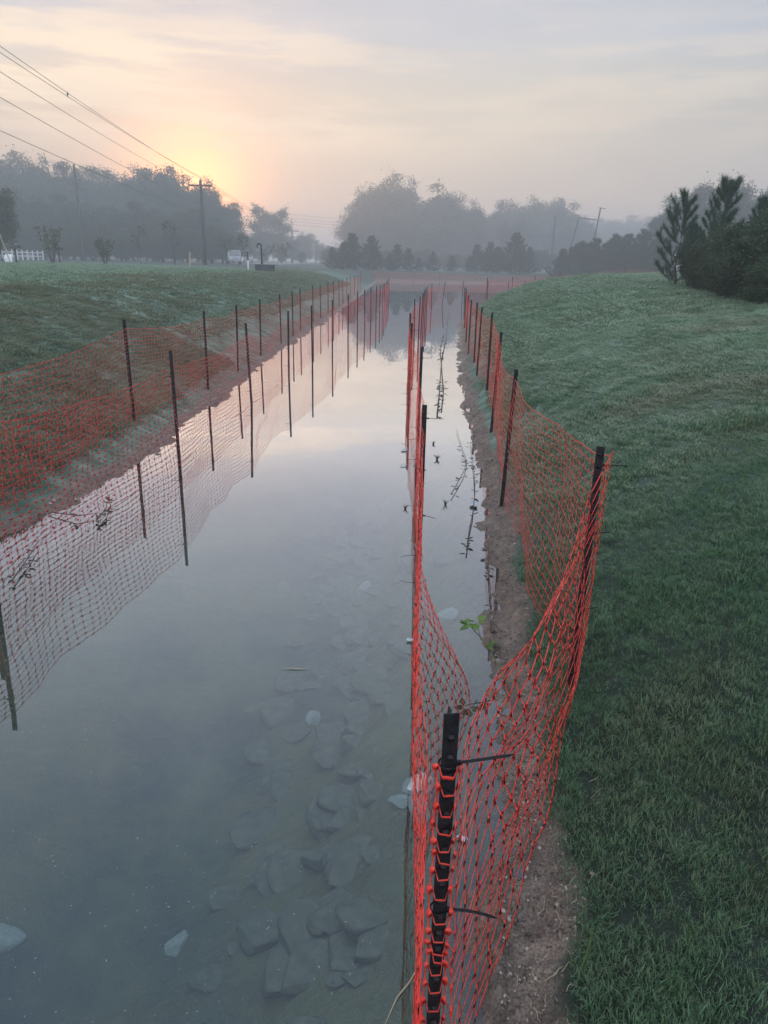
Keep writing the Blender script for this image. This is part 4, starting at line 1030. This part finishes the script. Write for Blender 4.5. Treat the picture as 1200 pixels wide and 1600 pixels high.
# green shoot reaching out of the mud over the water
q0 = at_z(797, 1082, .03); q1 = at_z(776, 1035, .12); q2 = at_z(757, 1003, .2); q3 = at_z(733, 976, .27)
leafy('green_shoot', [q0, q1, q2, q3], .006, [.98, 1.0, .6, .62], 'green leafy shoot leaning over the water between the two right fences', lsize=.038, seed=3)
k0 = at_z(752, 1000, .2); k1 = at_z(744, 972, .29)
leafy('green_shoot', [k0, k1], .003, [.9, 1.0, 1.0], 'side sprig with broad leaves at the tip of the leaning green shoot', lsize=.042, seed=9)
def vine(pp, lb, seed, zs=.02, rad=.005, leaves=8, lsize=.035):
    r = random.Random(seed); P_ = [at_z(px, py, zs+r.uniform(0, .03)) for px, py in pp]
    return leafy('vine', P_, rad, [r.random() for _ in range(leaves)], lb, 'vine', 'twig', 'twig', lsize, seed)
vine([(729, 860), (733, 830), (739, 800), (742, 770), (741, 740), (738, 715), (735, 690)], 'dark trailing vine lying over the water beside the litter on the right shore', 11, leaves=12)
vine([(705, 772), (713, 758), (724, 738), (730, 722), (722, 700), (713, 670)], 'thin dark vine crossing the clods on the right shore', 12)
vine([(683, 647), (686, 620), (688, 590), (690, 560), (697, 530), (700, 500), (702, 480)], 'long thin vine in the water between the middle fence and the right mud', 13, leaves=16, rad=.012, lsize=.06)
vine([(690, 640), (693, 610), (691, 585), (688, 545), (694, 520)], 'second thin vine beside the long one between middle fence and mud', 14, leaves=12, rad=.010, lsize=.06)
vine([(765, 1010), (768, 960), (766, 920), (763, 880), (764, 840)], 'dark vine along the mud edge below the litter', 15, leaves=8)
vine([(20, 905), (45, 870), (60, 845)], 'dark weed at the left shore behind the netting, lowest one', 16, leaves=7, lsize=.03)
vine([(150, 815), (165, 795), (172, 770)], 'dark leafy weed at the left waterline near the first water post', 17, leaves=9, lsize=.035)
vine([(80, 800), (120, 806), (150, 802)], 'flat dark twig lying on the left waterline', 18, leaves=3)
def tuft(px, py, lb, n=14, h=.045, seed=0, m_='twig'):
    r = random.Random(seed); p = at_z(px, py, 0); b = MB()
    for _ in range(n):
        a = r.uniform(0, 6.28); l = h*r.uniform(.5, 1.3); s_ = r.uniform(.3, 1.0)
        b.tube([(0, 0, -.03), (math.cos(a)*l*s_*.4, math.sin(a)*l*s_*.4, l*.6), (math.cos(a)*l*s_, math.sin(a)*l*s_, l*r.uniform(.5, 1.0))], [.003, .002, .0006], 4)
    return tag(b.build('grass_tuft', M[m_], loc=(p.x, p.y, 0)), lb, 'grass tuft')
tuft(677, 694, 'small grass tuft in the water right of the middle fence, farthest one', seed=1)
tuft(683, 718, 'dark bushy grass tuft in the water right of the middle fence', 30, .06, 2)
tuft(696, 788, 'small spiky grass tuft nearest the litter in the shallow water', 16, .05, 3)
tuft(633, 795, 'sparse weed poking up just left of the middle fence', 12, .05, 4)
# litter
def film(px, py, z, s, lb, seed, m_='plastic', name='litter'):
    p = at_z(px, py, z); r = np.random.default_rng(seed); n = 9
    g = np.linspace(-1, 1, n); Xg, Yg_ = np.meshgrid(g, g, indexing='ij'); Zg = (fbm(Xg*1.7+seed, Yg_*1.7, 3, seed)+.5)*.28*s; mask = 1-.25*fbm(Xg*2, Yg_*2, 2, seed+4)
    V = np.stack([Xg*s*mask, Yg_*s*.6*mask, Zg], -1).reshape(-1, 3); ii = np.arange(n*n).reshape(n, n)
    F_ = np.stack([ii[:-1, :-1], ii[1:, :-1], ii[1:, 1:], ii[:-1, 1:]], -1).reshape(-1, 4)
    o = link(name, mesh_np(name, V, F_, M[m_], True), loc=(p.x, p.y, z)); solid(o, .002); o.rotation_euler.z = r.uniform(0, 3)
    return tag(o, lb, 'litter')
film(740, 787, .02, .06, 'crumpled pale blue plastic on the right waterline', 1)
film(632, 703, .01, .045, 'pale curled leaf floating left of the middle fence, upper one', 2, name='floating_leaf')
film(631, 727, .01, .035, 'small pale curled leaf floating left of the middle fence, lower one', 3, name='floating_leaf')
film(641, 1000, .01, .022, 'tiny crumpled scrap floating by the middle fence reflection', 4)
film(722, 1310, .01, .02, 'folded pale scrap in the shallow water behind the nearest net', 5)
film(78, 785, .03, .05, 'small blue-white wrapper on the left muddy edge', 6)
film(825, 941, .1, .018, 'small white twig-like scrap on the mud beside the slack netting', 7, 'white')
# floating straw on the surface
b = MB(); p = at_z(458, 1046, .003); b.tube([(-.075, 0, 0), (-.02, .008, .003), (.03, .004, .004), (.08, .010, .002)], [.001, .003, .003, .001], 5)
tag(b.build('straw', M['straw'], loc=p), 'single pale straw floating in the middle of the open water', 'straw')
b = MB(); p = at_z(625, 1560, .003); b.tube([(-.05, -.09, 0), (-.01, 0, .004), (.03, .05, .004), (.08, .14, .002)], [.001, .0025, .0025, .001], 5)
tag(b.build('twig', M['straw'], loc=p), 'thin pale twig floating at the bottom left of the nearest post', 'twig')
# specks of pollen and chaff on the water
n = 1500; yy = np.exp(rng.uniform(math.log(1.2), math.log(9), n)); xx = rng.uniform(-2.4, .1, n)
kp = (fbm(xx*1.3, yy*1.1, 3, 71) > .0); xx, yy = xx[kp], yy[kp]; n = len(xx)
s_ = rng.uniform(.0008, .0026, n)*(1+.0*yy); a = rng.uniform(0, 6.28, n); el = rng.uniform(1, 2.6, n)
ca, sa = np.cos(a)*s_*el, np.sin(a)*s_*el; cb, sb = -np.sin(a)*s_*.5, np.cos(a)*s_*.5
V = np.stack([np.stack([xx-ca, yy-sa, np.full(n, .002)], -1), np.stack([xx+cb, yy+sb, np.full(n, .0035)], -1), np.stack([xx+ca, yy+sa, np.full(n, .002)], -1), np.stack([xx-cb, yy-sb, np.full(n, .0035)], -1)], 1).reshape(-1, 3)
tag(link('floating_chaff', mesh_np('floating_chaff', V, np.arange(4*n).reshape(n, 4), mat('pale_chaff', (.55, .55, .5), .7)[0])), 'tiny pale specks of chaff floating on the open water', 'chaff', kind='stuff')
# loose crumbs of soil and grit along the right mud strip
n = 5200; yy = np.exp(rng.uniform(math.log(1.2), math.log(14), n)); dd = rng.uniform(-.02, .34, n); xx = XR(yy)+dd; zz = height(xx, yy)
kp = (zz > .004) & (rng.uniform(0, 1, n) > grassmask(xx, yy)*.9); xx, yy, zz = xx[kp], yy[kp], zz[kp]; n = len(xx)
oc = np.array([(1, 0, 0), (0, 1, 0), (-1, 0, 0), (0, -1, 0), (0, 0, .8), (0, 0, -.8)]); s_ = (rng.gamma(1.6, .0022, n)+.0015)[:, None, None]
V = np.stack([xx, yy, zz+.001], -1)[:, None, :]+(oc[None]+rng.normal(0, .28, (n, 6, 3)))*s_
tri = np.array([(0, 1, 4), (1, 2, 4), (2, 3, 4), (3, 0, 4), (1, 0, 5), (2, 1, 5), (3, 2, 5), (0, 3, 5)])
Fq = (np.arange(n)[:, None, None]*6+tri[None]).reshape(-1, 3)
cm = bpy.data.materials.new('soil_crumbs'); cm.use_nodes = True; t_ = NT(cm.node_tree); pb = cm.node_tree.nodes['Principled BSDF']
cm.node_tree.links.new(t_.ramp(t_.n('ShaderNodeNewGeometry').outputs['Random Per Island'], [(0, (.05, .042, .036)), (.6, (.16, .13, .11)), (1, (.36, .32, .28))]), pb.inputs['Base Color']); pb.inputs['Roughness'].default_value = .9
tag(link('soil_crumbs', mesh_np('soil_crumbs', V.reshape(-1, 3), Fq, cm)), 'loose crumbs of soil and grit on the right mud strip', 'grit', kind='stuff')
# dead straw and root threads on the mud
b = MB()
for _ in range(150):
    y = math.exp(random.uniform(math.log(1.25), math.log(9))); d = random.uniform(.03, .36); x = float(XR(y))+d; a = random.uniform(0, 6.28); l = random.uniform(.02, .07)
    pp_ = []
    for k in range(4):
        qx, qy = x+math.cos(a)*l*k/3, y+math.sin(a)*l*k/3; a += random.uniform(-.5, .5); pp_.append((qx, qy, max(gz(qx, qy), 0)+.004+random.uniform(0, .008)))
    b.tube(pp_, [.0011, .0012, .001, .0005], 3)
tag(b.build('straw_litter', M['straw']), 'dead straw and root threads scattered on the right mud strip', 'straw', kind='stuff')
# a longer blade at the edge of the near turf
p = at_z(905, 1520, .15); b = MB(); b.tube([(0, 0, -.02), (.01, .01, .06), (.03, .03, .12), (.045, .06, .15)], [.003, .003, .002, .0005], 4)
tag(b.build('long_grass_blade', M['plant'], loc=(p.x, p.y, gz(p.x, p.y))), 'single tall light green blade at the edge of the near mud', 'grass blade')

# ------------------------------------------------------------------ haze
def haze():
    b = MB(); x0, x1, y0, y1, z0, z1 = -860, 920, -130, 1300, -2.2, 27.0
    b.box(((x0+x1)/2, (y0+y1)/2, (z0+z1)/2), (x1-x0, y1-y0, z1-z0))
    m = bpy.data.materials.new('morning_haze'); m.use_nodes = True; t = NT(m.node_tree); m.node_tree.nodes.clear()
    pv = t.n('ShaderNodeVolumePrincipled'); pv.inputs['Color'].default_value = (.90, .95, 1.0, 1); pv.inputs['Density'].default_value = HAZE; pv.inputs['Anisotropy'].default_value = .5
    t.n('ShaderNodeOutputMaterial', ins={1: pv.outputs[0]})
    o = b.build('haze', m); tag(o, 'pale blue morning haze filling the air over the whole scene', 'haze', kind='stuff')
HAZE = .0041
haze()
